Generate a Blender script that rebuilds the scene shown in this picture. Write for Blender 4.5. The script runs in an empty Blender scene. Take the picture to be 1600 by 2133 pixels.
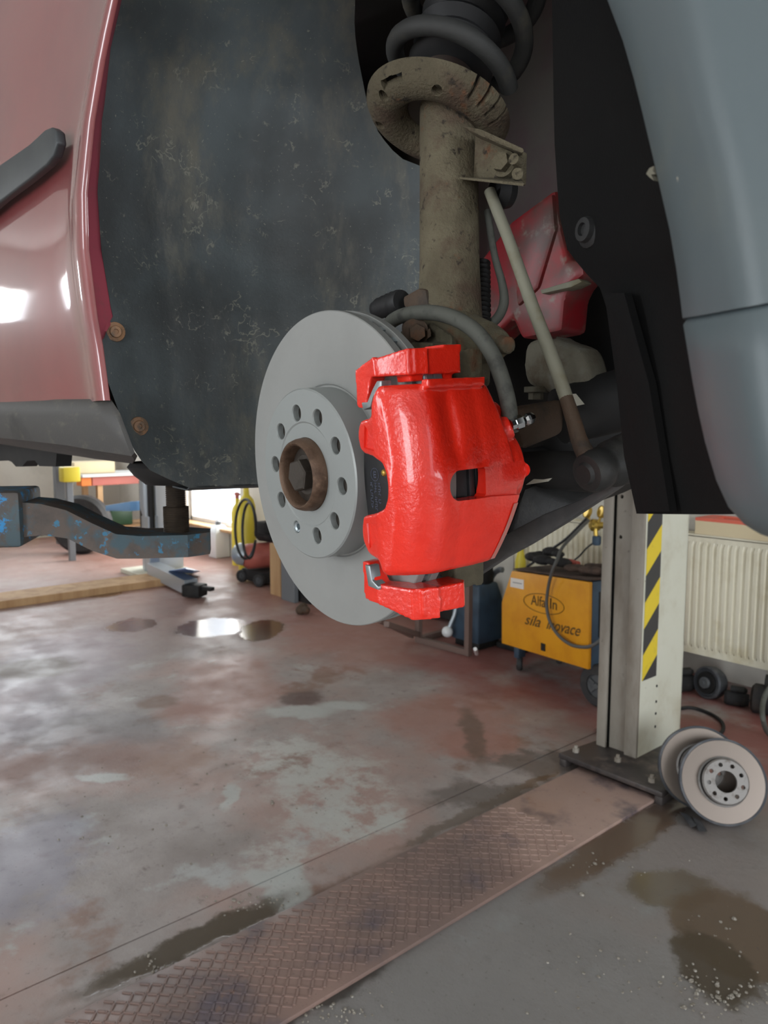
import bpy, bmesh, math, random
import numpy as np
from mathutils import Vector, Matrix
random.seed(7)
SC = bpy.context.scene
COL = SC.collection
R_ = math.radians

# ------------------------------------------------------------------ camera
H0, FPX = 1.35, 1600.0
YAW, PITCH = R_(49.1), math.atan(176 / 1600)
d_ = np.array([-math.sin(YAW), math.cos(YAW), 0.0]); rgt = np.array([d_[1], -d_[0], 0.0]); up_ = np.array([0, 0, 1.0])
fwd = d_ * math.cos(PITCH) - up_ * math.sin(PITCH); cup = d_ * math.sin(PITCH) + up_ * math.cos(PITCH)
CAM = np.array([0, 0, H0])
cd = bpy.data.cameras.new('camera'); cam = bpy.data.objects.new('camera', cd); COL.objects.link(cam)
cam.location = CAM; cam.rotation_euler = (math.pi / 2 - PITCH, 0, YAW)
cd.sensor_fit = 'HORIZONTAL'; cd.sensor_width = 36; cd.lens = 36.0; cd.clip_start = .02
cd.dof.use_dof = True; cd.dof.focus_distance = .72; cd.dof.aperture_fstop = 18
SC.camera = cam

# ------------------------------------------------------------------ light
SC.view_settings.view_transform = 'Standard'; SC.view_settings.look = 'None'
SC.view_settings.exposure = 0.32; SC.view_settings.gamma = 1.0; SC.view_settings.use_curve_mapping = False
w = bpy.data.worlds.new('sky'); SC.world = w; w.use_nodes = True
w.node_tree.nodes['Background'].inputs[0].default_value = (.80, .89, 1, 1)
w.node_tree.nodes['Background'].inputs[1].default_value = 2.6
def daylight(name, loc, direction, sx, sy, power, col=(.94, .97, 1)):
    l = bpy.data.lights.new(name, 'AREA'); l.shape = 'RECTANGLE'; l.size = sx; l.size_y = sy; l.energy = power; l.color = col
    o = bpy.data.objects.new(name, l); COL.objects.link(o); o.location = loc
    o.rotation_euler = Vector(direction).to_track_quat('-Z', 'Z').to_euler()
    return o
daylight('daylight_window', (-2.6, -4.12, 1.65), (0, 1, 0), 1.2, 2.3, 62)
daylight('daylight_window', (1.9, -4.12, 1.65), (0, 1, 0), 1.1, 2.3, 70)
daylight('daylight_window', (-10.12, 2.65, 2.3), (1, 0, 0), 2.1, 1.6, 58)
daylight('daylight_window', (-10.12, -2.0, 3.1), (1, 0, 0), .9, .5, 30)
daylight('daylight_window', (4.65, .2, 2.0), (-1, 0, 0), 4.0, 2.2, 190)
daylight('daylight_door', (-7.4, 4.5, 1.15), (0, -1, 0), 1.1, 1.6, 90, (1, .97, .92))

# ------------------------------------------------------------------ projection helpers (pixel of the photograph -> point on a real plane)
def ray(x, y): return fwd + rgt * (x - 800) / FPX + cup * (1066.5 - y) / FPX
def at(x, y, X=None, Y=None, Z=None, D=None):
    r = ray(x, y)
    k = X / r[0] if X is not None else Y / r[1] if Y is not None else (Z - H0) / r[2] if Z is not None else D
    return Vector(CAM + r * k)
def proj(P):
    q = np.array(P) - CAM; D = q @ fwd
    return 800 + FPX * (q @ rgt) / D, 1066.5 - FPX * (q @ cup) / D
def lerp(tab, x):
    return float(np.interp(x, [a for a, b in tab], [b for a, b in tab]))

# ------------------------------------------------------------------ materials
def C(r, g, b):
    f = lambda v: (v / 255 / 12.92) if v <= 10 else ((v / 255 + .055) / 1.055) ** 2.4
    return (f(r), f(g), f(b), 1)
class NT:
    def __init__(s, m):
        m.use_nodes = True; s.t = m.node_tree; s.n = s.t.nodes; s.l = s.t.links
        s.bsdf = s.n['Principled BSDF']; s.co = s.n.new('ShaderNodeTexCoord').outputs['Object']
    def new(s, k, **kw):
        o = s.n.new(k)
        for a, b in kw.items(): setattr(o, a, b)
        return o
    def put(s, sock, v):
        if hasattr(v, 'links'): s.l.new(v, sock)
        elif isinstance(v, (int, float)) or sock.type == 'VALUE': sock.default_value = v
        else: sock.default_value = v
    def noise(s, scale, detail=4, rough=.55, vec=None, color=False, stretch=None):
        n = s.new('ShaderNodeTexNoise'); n.inputs['Scale'].default_value = scale; n.inputs['Detail'].default_value = detail; n.inputs['Roughness'].default_value = rough
        v = vec or s.co
        if stretch:
            mp = s.new('ShaderNodeMapping'); s.l.new(v, mp.inputs[0]); mp.inputs['Scale'].default_value = stretch; v = mp.outputs[0]
        s.l.new(v, n.inputs['Vector']); return n.outputs['Color' if color else 'Fac']
    def ramp(s, v, lo, hi, a=0., b=1.):
        n = s.new('ShaderNodeMapRange', interpolation_type='SMOOTHSTEP'); s.put(n.inputs[0], v)
        for i, x in enumerate((lo, hi, a, b)): n.inputs[i + 1].default_value = x
        return n.outputs[0]
    def math(s, op, a, b=0.):
        n = s.new('ShaderNodeMath', operation=op); s.put(n.inputs[0], a); s.put(n.inputs[1], b); return n.outputs[0]
    def mix(s, f, a, b):
        n = s.new('ShaderNodeMix', data_type='RGBA'); s.put(n.inputs[0], f); s.put(n.inputs[6], a); s.put(n.inputs[7], b); return n.outputs[2]
    def ellipse(s, vec, c, rx, ry, ang, soft=.2):
        mp = s.new('ShaderNodeMapping', vector_type='TEXTURE'); s.l.new(vec, mp.inputs[0])
        mp.inputs['Location'].default_value = (c[0], c[1], 0); mp.inputs['Rotation'].default_value = (0, 0, ang); mp.inputs['Scale'].default_value = (rx, ry, 1000)
        ln = s.new('ShaderNodeVectorMath', operation='LENGTH'); s.l.new(mp.outputs[0], ln.inputs[0])
        return s.ramp(ln.outputs['Value'], 1 + soft, 1 - soft)
    def bump(s, h, strength=.3, dist=.002):
        n = s.new('ShaderNodeBump'); n.inputs['Strength'].default_value = strength; n.inputs['Distance'].default_value = dist
        s.put(n.inputs['Height'], h); s.l.new(n.outputs[0], s.bsdf.inputs['Normal'])
def mat(name, col, rough=.5, metal=0., vary=(), bump=None, coat=0., rvar=0., spec=.5):
    m = bpy.data.materials.new(name); t = NT(m); b = t.bsdf
    c = col
    for v in vary:
        c2, sc, lo, hi = v[:4]; st = v[4] if len(v) > 4 else None
        c = t.mix(t.ramp(t.noise(sc, 5, .6, stretch=st), lo, hi), c, c2)
    t.put(b.inputs['Base Color'], c)
    b.inputs['Metallic'].default_value = metal; b.inputs['Coat Weight'].default_value = coat; b.inputs['Coat Roughness'].default_value = .06
    b.inputs['Specular IOR Level'].default_value = spec
    if rvar: t.put(b.inputs['Roughness'], t.ramp(t.noise(40, 4), .3, .7, max(.02, rough - rvar), min(1, rough + rvar)))
    else: b.inputs['Roughness'].default_value = rough
    if bump: t.bump(t.noise(bump[0], 4, .6), bump[1], bump[2])
    m.diffuse_color = col if len(col) == 4 else (*col, 1)
    return m
M = {}
M['paint'] = mat('wine_red_paint', C(132, 62, 62), .36, vary=[(C(118, 56, 58), 3, .4, .7)], coat=1.)
M['paint_inner'] = mat('unpolished_red_paint', C(172, 78, 92), .5, vary=[(C(150, 84, 88), 30, .5, .75)])
M['plastic'] = mat('black_grained_plastic', C(50, 54, 56), .48, vary=[(C(62, 66, 66), 14, .45, .8)], bump=(900, .15, .0006))
M['sill'] = mat('dirty_sill_plastic', C(62, 60, 58), .55, vary=[(C(92, 88, 78), 22, .52, .8, (1, 3, 3)), (C(36, 35, 34), 8, .55, .75)], bump=(300, .2, .001))
M['bumper'] = mat('grey_plastic_trim', C(84, 94, 97), .42, vary=[(C(98, 104, 100), 9, .5, .8), (C(170, 165, 150), 26, .735, .76)], bump=(1200, .12, .0005))
def liner_mat():
    m = bpy.data.materials.new('scuffed_liner_felt_plastic'); t = NT(m)
    c = t.mix(t.ramp(t.noise(5, 5), .35, .7), C(58, 61, 61), C(82, 90, 92))
    c = t.mix(t.ramp(t.noise(9, 6, .7, stretch=(1, 1, .35)), .50, .72), c, C(104, 102, 92))
    wob = t.noise(14, 3, .6, color=True); vm = t.new('ShaderNodeVectorMath', operation='MULTIPLY_ADD')
    t.l.new(wob, vm.inputs[0]); vm.inputs[1].default_value = (.05, .05, .05); t.l.new(t.co, vm.inputs[2])
    scr = t.math('MULTIPLY', t.ramp(t.math('ABSOLUTE', t.math('SUBTRACT', t.noise(38, 3, .6, vec=vm.outputs[0]), .5)), .022, .006), t.ramp(t.noise(17, 4, .7), .54, .62))
    c = t.mix(t.math('MULTIPLY', scr, .55), c, C(140, 138, 124))
    c = t.mix(t.ramp(t.noise(330, 2), .70, .74), c, C(130, 130, 118))
    t.put(t.bsdf.inputs['Base Color'], c); t.bsdf.inputs['Roughness'].default_value = .58
    t.bump(t.noise(160, 5, .7), .35, .002); return m
M['liner'] = liner_mat()
M['felt'] = mat('black_splash_felt', C(8, 8, 8), .9, vary=[(C(13, 12, 11), 6, .4, .7), (C(90, 88, 82), 260, .77, .79)], bump=(500, .3, .001), spec=.2)
M['dark'] = mat('dark_grimy_metal', C(24, 24, 24), .7, vary=[(C(38, 37, 35), 12, .4, .7)])
M['grime'] = mat('grimy_arm_metal', C(38, 38, 37), .55, vary=[(C(62, 60, 55), 25, .55, .8)], bump=(220, .4, .001))
M['armedge'] = mat('greyish_arm_flange', C(88, 86, 84), .5, vary=[(C(66, 66, 66), 18, .45, .7)])
M['khaki'] = mat('mud_dusted_steel', C(84, 76, 58), .85, vary=[(C(104, 96, 76), 11, .4, .65), (C(76, 60, 46), 17, .48, .66), (C(104, 64, 36), 30, .60, .72), (C(46, 38, 28), 90, .58, .68)], bump=(300, .9, .003))
M['khaki_dark'] = mat('dusty_knuckle_casting', C(78, 72, 56), .85, vary=[(C(98, 92, 72), 20, .4, .7), (C(96, 62, 38), 26, .55, .72)], bump=(200, .8, .002))
M['spring'] = mat('dusty_coil_spring', C(48, 48, 46), .7, vary=[(C(80, 76, 64), 18, .5, .75)], bump=(300, .3, .001))
M['rubber'] = mat('black_rubber', C(26, 26, 27), .6, vary=[(C(46, 46, 44), 22, .5, .8)])
M['gloss'] = mat('wet_black_rubber', C(12, 13, 15), .12, coat=.6)
M['hose'] = mat('dusty_grey_hose', C(84, 85, 78), .75, vary=[(C(62, 62, 58), 60, .5, .7)], bump=(300, .3, .0006))
M['link'] = mat('dusty_link_rod', C(124, 122, 106), .75, vary=[(C(112, 104, 80), 30, .5, .75)], bump=(300, .3, .0008))
M['mount'] = mat('dusty_mount_casting', C(106, 102, 88), .8, vary=[(C(76, 62, 44), 16, .5, .7), (C(128, 128, 120), 30, .5, .8)], bump=(140, .5, .002))
M['rusty'] = mat('rusty_brown_steel', C(74, 58, 44), .75, vary=[(C(120, 74, 40), 16, .55, .72), (C(48, 42, 36), 20, .5, .7)], bump=(240, .5, .0015))
M['redwing'] = mat('dusty_red_inner_wing', C(52, 28, 30), .7, vary=[(C(54, 48, 40), 9, .35, .65), (C(50, 40, 38), 30, .55, .75)], bump=(120, .2, .001))
M['redleg'] = mat('red_chassis_leg_paint', C(132, 20, 30), .45, vary=[(C(82, 56, 50), 10, .36, .58), (C(150, 24, 32), 8, .5, .7), (C(120, 110, 98), 34, .56, .70)])
M['rotor'] = mat('grey_coated_rotor', C(145, 146, 143), .55, metal=.25, vary=[(C(140, 141, 138), 8, .4, .6)], bump=(1500, .08, .0003))
M['hat'] = mat('grey_coated_hat', C(147, 151, 149), .45, metal=.3, bump=(1500, .1, .0003))
M['zinc'] = mat('bare_zinc', C(170, 180, 184), .35, metal=.8)
M['hubrust'] = mat('brown_rusted_hub', C(104, 82, 66), .55, metal=.45, vary=[(C(74, 54, 40), 40, .45, .65), (C(128, 104, 84), 70, .6, .75)], bump=(420, .5, .0008))
M['bolt'] = mat('dark_brown_bolt', C(70, 64, 58), .5, metal=.5, vary=[(C(48, 42, 36), 60, .5, .7)], bump=(400, .4, .0006))
def red_mat():
    m = bpy.data.materials.new('brush_painted_red_enamel'); t = NT(m)
    c = t.mix(t.ramp(t.noise(30, 4), .3, .7), C(236, 48, 30), C(224, 40, 24))
    c = t.mix(t.ramp(t.noise(24, 5, .7), .735, .76), c, C(150, 120, 115))
    t.put(t.bsdf.inputs['Base Color'], c); t.bsdf.inputs['Roughness'].default_value = .24
    t.bsdf.inputs['Coat Weight'].default_value = .5; t.bsdf.inputs['Coat Roughness'].default_value = .05
    h = t.math('ADD', t.noise(330, 3, .6), t.math('MULTIPLY', t.noise(90, 2), 1.2))
    t.bump(h, .42, .0012)
    return m
M['red'] = red_mat()
M['wornred'] = mat('worn_edge_paint', C(190, 110, 98), .5, vary=[(C(170, 130, 122), 60, .4, .6)])
M['pad'] = mat('black_pad_backing', C(28, 29, 31), .5, bump=(600, .1, .0004))
M['lining'] = mat('dark_friction_lining', C(52, 53, 54), .85, bump=(900, .4, .0006))
M['clip'] = mat('galvanised_clip', C(150, 158, 160), .4, metal=.7)
M['print'] = mat('faint_blue_print', C(66, 72, 90), .6)
M['brass'] = mat('brass', C(190, 160, 78), .3, metal=.75)
M['chrome'] = mat('chrome', C(210, 212, 214), .12, metal=1.)
M['whitetag'] = mat('white_plastic_tag', C(205, 203, 188), .5)
M['screwrust'] = mat('rusty_screw_head', C(140, 104, 74), .6, vary=[(C(104, 84, 66), 120, .45, .6)])
def blue_arm():
    m = bpy.data.materials.new('worn_blue_arm_paint'); t = NT(m)
    c = t.mix(t.ramp(t.noise(14, 5), .35, .65), C(70, 66, 64), C(84, 74, 66))
    c = t.mix(t.ramp(t.noise(24, 6, .7), .44, .56), c, C(66, 82, 88))
    c = t.mix(t.ramp(t.noise(52, 6, .75), .54, .60), c, C(36, 124, 178))
    t.put(t.bsdf.inputs['Base Color'], c); t.bsdf.inputs['Roughness'].default_value = .55; t.bump(t.noise(90, 5), .4, .001); return m
M['bluearm'] = blue_arm()
M['armbrown'] = mat('worn_brown_arm_steel', C(86, 74, 66), .6, vary=[(C(64, 58, 54), 14, .4, .65), (C(112, 92, 76), 30, .6, .8), (C(58, 78, 86), 20, .46, .6), (C(50, 110, 140), 60, .60, .66)], bump=(150, .4, .001))
M['screwsteel'] = mat('oily_screw_steel', C(72, 62, 52), .45, metal=.3, vary=[(C(50, 44, 38), 30, .4, .7)])
M['padrubber'] = mat('oily_pad_rubber', C(40, 38, 37), .6, vary=[(C(58, 54, 50), 12, .5, .75)])
M['cream'] = mat('cream_lift_paint', C(214, 214, 198), .5, vary=[(C(196, 192, 172), 4, .45, .7), (C(120, 108, 90), 30, .70, .76)])
M['rail'] = mat('worn_rail_steel', C(150, 143, 132), .5, vary=[(C(122, 112, 100), 9, .4, .7, (1, 1, .3)), (C(70, 60, 52), 30, .66, .74)])
M['black'] = mat('flat_black', C(18, 17, 16), .6)  # one flat black, also fills the rail slots and vent gaps
M['hazyellow'] = mat('yellow_tape', C(232, 204, 52), .45, vary=[(C(206, 186, 70), 20, .55, .75)])
M['hazblack'] = mat('black_tape', C(58, 58, 60), .45)
M['baseplate'] = mat('greasy_base_plate', C(64, 58, 56), .5, vary=[(C(112, 98, 90), 6, .5, .7), (C(46, 42, 42), 10, .5, .7)], bump=(120, .3, .001))
def tread_mat():
    m = bpy.data.materials.new('rusty_tread_steel'); t = NT(m)
    c = t.mix(t.ramp(t.noise(2.2, 5), .35, .65), C(146, 120, 110), C(118, 100, 94))
    sx = t.new('ShaderNodeSeparateXYZ'); t.l.new(t.co, sx.inputs[0]); c = t.mix(t.ramp(t.math('ADD', sx.outputs[1], t.noise(3, 4)), 1.25, 1.75), c, C(182, 154, 142))
    c = t.mix(t.ramp(t.noise(4, 5, .6), .5, .68), c, C(98, 88, 94))
    c = t.mix(t.ramp(t.noise(5.5, 6, .7), .60, .76), c, C(160, 116, 76))
    c = t.mix(t.ramp(t.noise(90, 4, .7), .62, .74), c, C(70, 56, 50))
    t.put(t.bsdf.inputs['Base Color'], c); t.put(t.bsdf.inputs['Roughness'], t.ramp(t.noise(7, 4), .3, .7, .38, .62)); t.bump(t.noise(200, 4), .3, .001); return m
M['tread'] = tread_mat()
M['radiator'] = mat('yellowed_radiator_enamel', C(226, 220, 198), .45, vary=[(C(206, 196, 166), 5, .5, .75), (C(150, 136, 112), 22, .70, .78)])
M['wall'] = mat('painted_plaster', C(206, 202, 192), .85, vary=[(C(188, 184, 174), 2.2, .45, .75)], bump=(80, .1, .002))
M['wallwhite'] = mat('white_plaster', C(226, 226, 222), .85)
M['ceil'] = mat('ceiling_boards', C(205, 205, 200), .9)
M['welder'] = mat('orange_yellow_steel', C(226, 156, 24), .45, vary=[(C(214, 142, 22), 6, .4, .7), (C(150, 100, 30), 60, .72, .77)])
M['bluegrey'] = mat('blue_grey_steel', C(62, 82, 100), .5, vary=[(C(52, 66, 80), 9, .4, .7)])
M['tyre'] = mat('black_wheel_rubber', C(46, 46, 47), .65, vary=[(C(62, 60, 58), 20, .5, .7)])
M['greyhub'] = mat('grey_wheel_hub', C(84, 86, 88), .5)
M['cloth'] = mat('black_worn_leather', C(30, 29, 30), .8, vary=[(C(52, 46, 42), 20, .5, .7)], bump=(120, .6, .004))
M['brownrag'] = mat('brown_oily_rag', C(84, 66, 56), .85, vary=[(C(58, 46, 40), 20, .4, .7)], bump=(90, .6, .004))
M['cable'] = mat('grey_cable', C(86, 86, 84), .6)
M['blackcable'] = mat('black_cable', C(40, 40, 41), .6)
M['pinkred'] = mat('faded_red_handle', C(196, 92, 78), .5)
M['white'] = mat('white_enamel', C(228, 230, 230), .4)
M['silver'] = mat('silver_painted_steel', C(176, 184, 190), .35, metal=.45)
M['ltblue'] = mat('light_blue_paint', C(120, 168, 216), .4)
M['blue'] = mat('blue_paint', C(28, 108, 186), .4)
M['orange'] = mat('orange_paint', C(220, 120, 44), .45)
M['redbox'] = mat('faded_red_paint', C(178, 96, 84), .5)
M['yellow'] = mat('yellow_paint', C(214, 194, 56), .4)
M['wood'] = mat('raw_wood', C(196, 160, 118), .7, vary=[(C(170, 132, 92), 8, .4, .7, (1, 1, .1))])
M['green'] = mat('dark_green_plastic', C(34, 66, 40), .5)
M['card'] = mat('cream_cardboard', C(222, 206, 170), .75)
M['coral'] = mat('coral_card', C(226, 110, 88), .6)
M['greybox'] = mat('grey_painted_steel', C(112, 116, 120), .5)
M['ink'] = mat('dark_brown_ink', C(88, 62, 22), .6)
M['paper'] = mat('white_paper', C(228, 222, 214), .7)
M['usedface'] = mat('polished_used_rotor', C(112, 102, 94), .36, metal=.7)
M['usedcast'] = mat('dull_used_casting', C(70, 72, 76), .6, metal=.5, vary=[(C(98, 98, 100), 14, .45, .7)])
M['usedhat'] = mat('grey_used_hat', C(132, 128, 124), .5, metal=.4, vary=[(C(104, 96, 90), 40, .5, .7)])
M['framesteel'] = mat('brown_angle_iron', C(112, 92, 84), .6)
M['rubble'] = mat('grit', C(128, 120, 108), .7, vary=[(C(170, 165, 155), 200, .5, .6)])
def glass_mat():
    m = bpy.data.materials.new('window_pane_glass'); t = NT(m); tr = t.new('ShaderNodeBsdfTransparent'); gl = t.new('ShaderNodeBsdfGlossy'); gl.inputs['Roughness'].default_value = .02
    mx = t.new('ShaderNodeMixShader'); mx.inputs[0].default_value = .10; t.l.new(tr.outputs[0], mx.inputs[1]); t.l.new(gl.outputs[0], mx.inputs[2])
    t.l.new(mx.outputs[0], t.n['Material Output'].inputs[0]); return m
M['glass'] = glass_mat()

# ------------------------------------------------------------------ mesh builder
class B:
    def __init__(s): s.v = []; s.f = []
    def add(s, vs, fs):
        o = len(s.v); s.v += [Vector(v) for v in vs]; s.f += [[i + o for i in f] for f in fs]; return s
    def bmadd(s, bm, mx=None):
        bm.verts.ensure_lookup_table(); bm.verts.index_update()
        vs = [(mx @ v.co) if mx else v.co.copy() for v in bm.verts]; s.add(vs, [[v.index for v in f.verts] for f in bm.faces]); bm.free(); return s
    def box(s, c, size, bev=0., rot=None, seg=2):
        bm = bmesh.new(); bmesh.ops.create_cube(bm, size=1)
        for v in bm.verts: v.co = Vector((v.co[0] * size[0], v.co[1] * size[1], v.co[2] * size[2]))
        if bev: bmesh.ops.bevel(bm, geom=bm.edges[:], offset=bev, segments=seg, affect='EDGES', profile=.5)
        return s.bmadd(bm, Matrix.Translation(c) @ (rot.to_4x4() if rot else Matrix()))
    def hull(s, pts, bev=0., seg=2):
        bm = bmesh.new()
        for p in pts: bm.verts.new(p)
        r = bmesh.ops.convex_hull(bm, input=bm.verts)
        bmesh.ops.delete(bm, geom=list({g for g in r['geom_interior'] + r['geom_unused'] if isinstance(g, bmesh.types.BMVert)}), context='VERTS')
        bmesh.ops.dissolve_limit(bm, angle_limit=.02, verts=bm.verts, edges=bm.edges)
        if bev: bmesh.ops.bevel(bm, geom=bm.edges[:], offset=bev, segments=seg, affect='EDGES', profile=.5)
        return s.bmadd(bm)
    def prism(s, poly, off, bev=0., seg=2):
        n = len(poly); off = Vector(off); a = [Vector(p) for p in poly]; b = [p + off for p in a]
        bm = bmesh.new(); va = [bm.verts.new(p) for p in a]; vb = [bm.verts.new(p) for p in b]
        bm.faces.new(va); bm.faces.new(vb[::-1])
        for i in range(n): bm.faces.new((va[i], vb[i], vb[(i + 1) % n], va[(i + 1) % n]))
        bmesh.ops.recalc_face_normals(bm, faces=bm.faces)
        if bev: bmesh.ops.bevel(bm, geom=bm.edges[:], offset=bev, segments=seg, affect='EDGES', profile=.5)
        bmesh.ops.triangulate(bm, faces=[f for f in bm.faces if len(f.verts) > 4])
        return s.bmadd(bm)
    def tube(s, pts, rad, seg=12, cap=True, smooth=0):
        P = [Vector(p) for p in pts]
        if smooth: P, rad = spline(P, smooth, rad)
        r = rad if isinstance(rad, (list, tuple)) else [rad] * len(P)
        T = [(P[min(i + 1, len(P) - 1)] - P[max(i - 1, 0)]).normalized() for i in range(len(P))]
        u = T[0].orthogonal().normalized(); vs = []; fs = []
        for i, p in enumerate(P):
            u = (u - T[i] * u.dot(T[i])).normalized(); q = T[i].cross(u)
            vs += [p + (u * math.cos(a) + q * math.sin(a)) * r[i] for a in (2 * math.pi * k / seg for k in range(seg))]
        for i in range(len(P) - 1):
            for k in range(seg): fs.append([i * seg + k, i * seg + (k + 1) % seg, (i + 1) * seg + (k + 1) % seg, (i + 1) * seg + k])
        if cap: fs += [list(range(seg))[::-1], list(range((len(P) - 1) * seg, len(P) * seg))]
        return s.add(vs, fs)
    def cyl(s, a, b, r, r2=None, seg=24): return s.tube([a, b], [r, r if r2 is None else r2], seg)
    def lathe(s, prof, o, ax, seg=48, closed=True, a0=0., a1=2 * math.pi):
        """prof: (radius, height); revolved about ax through o; closed joins last to first"""
        o = Vector(o); ax = Vector(ax).normalized(); u = ax.orthogonal().normalized(); q = ax.cross(u); n = len(prof); vs = []; fs = []
        for k in range(seg):
            a = 2 * math.pi * k / seg; e = u * math.cos(a) + q * math.sin(a); vs += [o + e * r + ax * h for r, h in prof]
        for k in range(seg):
            k2 = (k + 1) % seg
            for i in range(n if closed else n - 1):
                j = (i + 1) % n; fs.append([k * n + i, k2 * n + i, k2 * n + j, k * n + j])
        return s.add(vs, fs)
    def sphere(s, c, r, sub=2, sc=(1, 1, 1)):
        bm = bmesh.new(); bmesh.ops.create_icosphere(bm, subdivisions=sub, radius=1)
        return s.bmadd(bm, Matrix.Translation(c) @ Matrix.Diagonal((r * sc[0], r * sc[1], r * sc[2], 1)))
    def grid(s, rows, thick=None):
        """rows of points -> quads; thick: vector offset makes it a closed sheet"""
        n, m = len(rows), len(rows[0]); o = [p for r in rows for p in r]
        fs = [[i * m + j, i * m + j + 1, (i + 1) * m + j + 1, (i + 1) * m + j] for i in range(n - 1) for j in range(m - 1)]
        if thick is None: return s.add(o, fs)
        t = Vector(thick); k = n * m; o2 = [Vector(p) + t for p in o]
        fs2 = [[k + a for a in f[::-1]] for f in fs]
        ring = [j for j in range(m)] + [i * m + m - 1 for i in range(1, n)] + [(n - 1) * m + j for j in range(m - 2, -1, -1)] + [i * m for i in range(n - 2, 0, -1)]
        fs3 = [[ring[i], k + ring[i], k + ring[(i + 1) % len(ring)], ring[(i + 1) % len(ring)]] for i in range(len(ring))]
        return s.add(o + o2, fs + fs2 + fs3)
    def mesh(s, name, shift=(0, 0, 0)):
        sh = Vector(shift); me = bpy.data.meshes.new(name); me.from_pydata([v - sh for v in s.v], [], s.f)
        bm = bmesh.new(); bm.from_mesh(me); bmesh.ops.recalc_face_normals(bm, faces=bm.faces); bm.to_mesh(me); bm.free(); return me
def spline(P, sub, rad):
    r = rad if isinstance(rad, (list, tuple)) else [rad] * len(P); out = []; ro = []
    Q = [P[0] * 2 - P[1]] + P + [P[-1] * 2 - P[-2]]
    for i in range(1, len(Q) - 2):
        for k in range(sub):
            t = k / sub; a, b, c, d = Q[i - 1], Q[i], Q[i + 1], Q[i + 2]
            out.append(.5 * ((2 * b) + (c - a) * t + (2 * a - 5 * b + 4 * c - d) * t * t + (3 * b - a - 3 * c + d) * t ** 3)); ro.append(r[i - 1] * (1 - t) + r[i] * t)
    return out + [P[-1]], ro + [r[-1]]
def wloc(o):
    l = Vector((0, 0, 0))
    while o: l = l + o.location; o = o.parent
    return l
def obj(name, b, m, parent=None, smooth=40):
    me = b.mesh(name, wloc(parent) if parent else (0, 0, 0)) if isinstance(b, B) else b
    if smooth:
        me.polygons.foreach_set('use_smooth', [True] * len(me.polygons)); me.set_sharp_from_angle(angle=R_(smooth))
    me.materials.clear(); me.materials.append(M[m] if isinstance(m, str) else m)
    o = bpy.data.objects.new(name, me); COL.objects.link(o); o.parent = parent
    return o
def lab(o, label): o['label'] = label; return o
def tag(o, label, cat, group=None, kind=None):
    if label: o['label'] = label
    if cat: o['category'] = cat
    if group: o['group'] = group
    if kind: o['kind'] = kind
    return o
def thing(name, label, cat, loc=(0, 0, 0), group=None):
    o = bpy.data.objects.new(name, None); COL.objects.link(o); o.location = loc; o.empty_display_size = .1
    return tag(o, label, cat, group)
def struct(name, b, m, parent=None, smooth=0):
    o = obj(name, b, m, parent, smooth)
    if parent is None: o['kind'] = 'structure'
    return o
def alone(name, b, m, base, label, cat, group=None, smooth=40):
    """a thing that is one mesh, its origin at base"""
    base = Vector(base); me = b.mesh(name, base); o = obj(name, me, m, None, smooth); o.location = base
    return tag(o, label, cat, group)
def sculpt(b, voxel=None, cuts=(), smooth=0, shift=(0, 0, 0), factor=.5):
    """cut, voxel-merge and soften overlapping blocks into one cast body; returns a mesh"""
    me = b.mesh('tmp', shift); o = bpy.data.objects.new('tmp', me); COL.objects.link(o); junk = [o]
    if voxel:
        r = o.modifiers.new('r', 'REMESH'); r.mode = 'VOXEL'; r.voxel_size = voxel
    for c in cuts:
        cm = c.mesh('cut', shift); co = bpy.data.objects.new('cut', cm); COL.objects.link(co); junk.append(co)
        k = o.modifiers.new('b', 'BOOLEAN'); k.operation = 'DIFFERENCE'; k.object = co; k.solver = 'EXACT'
    if smooth:
        sm = o.modifiers.new('s', 'SMOOTH'); sm.iterations = smooth; sm.factor = factor
    dg = bpy.context.evaluated_depsgraph_get(); out = bpy.data.meshes.new_from_object(o.evaluated_get(dg))
    for j in junk: jm = j.data; bpy.data.objects.remove(j); bpy.data.meshes.remove(jm)
    return out

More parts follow.
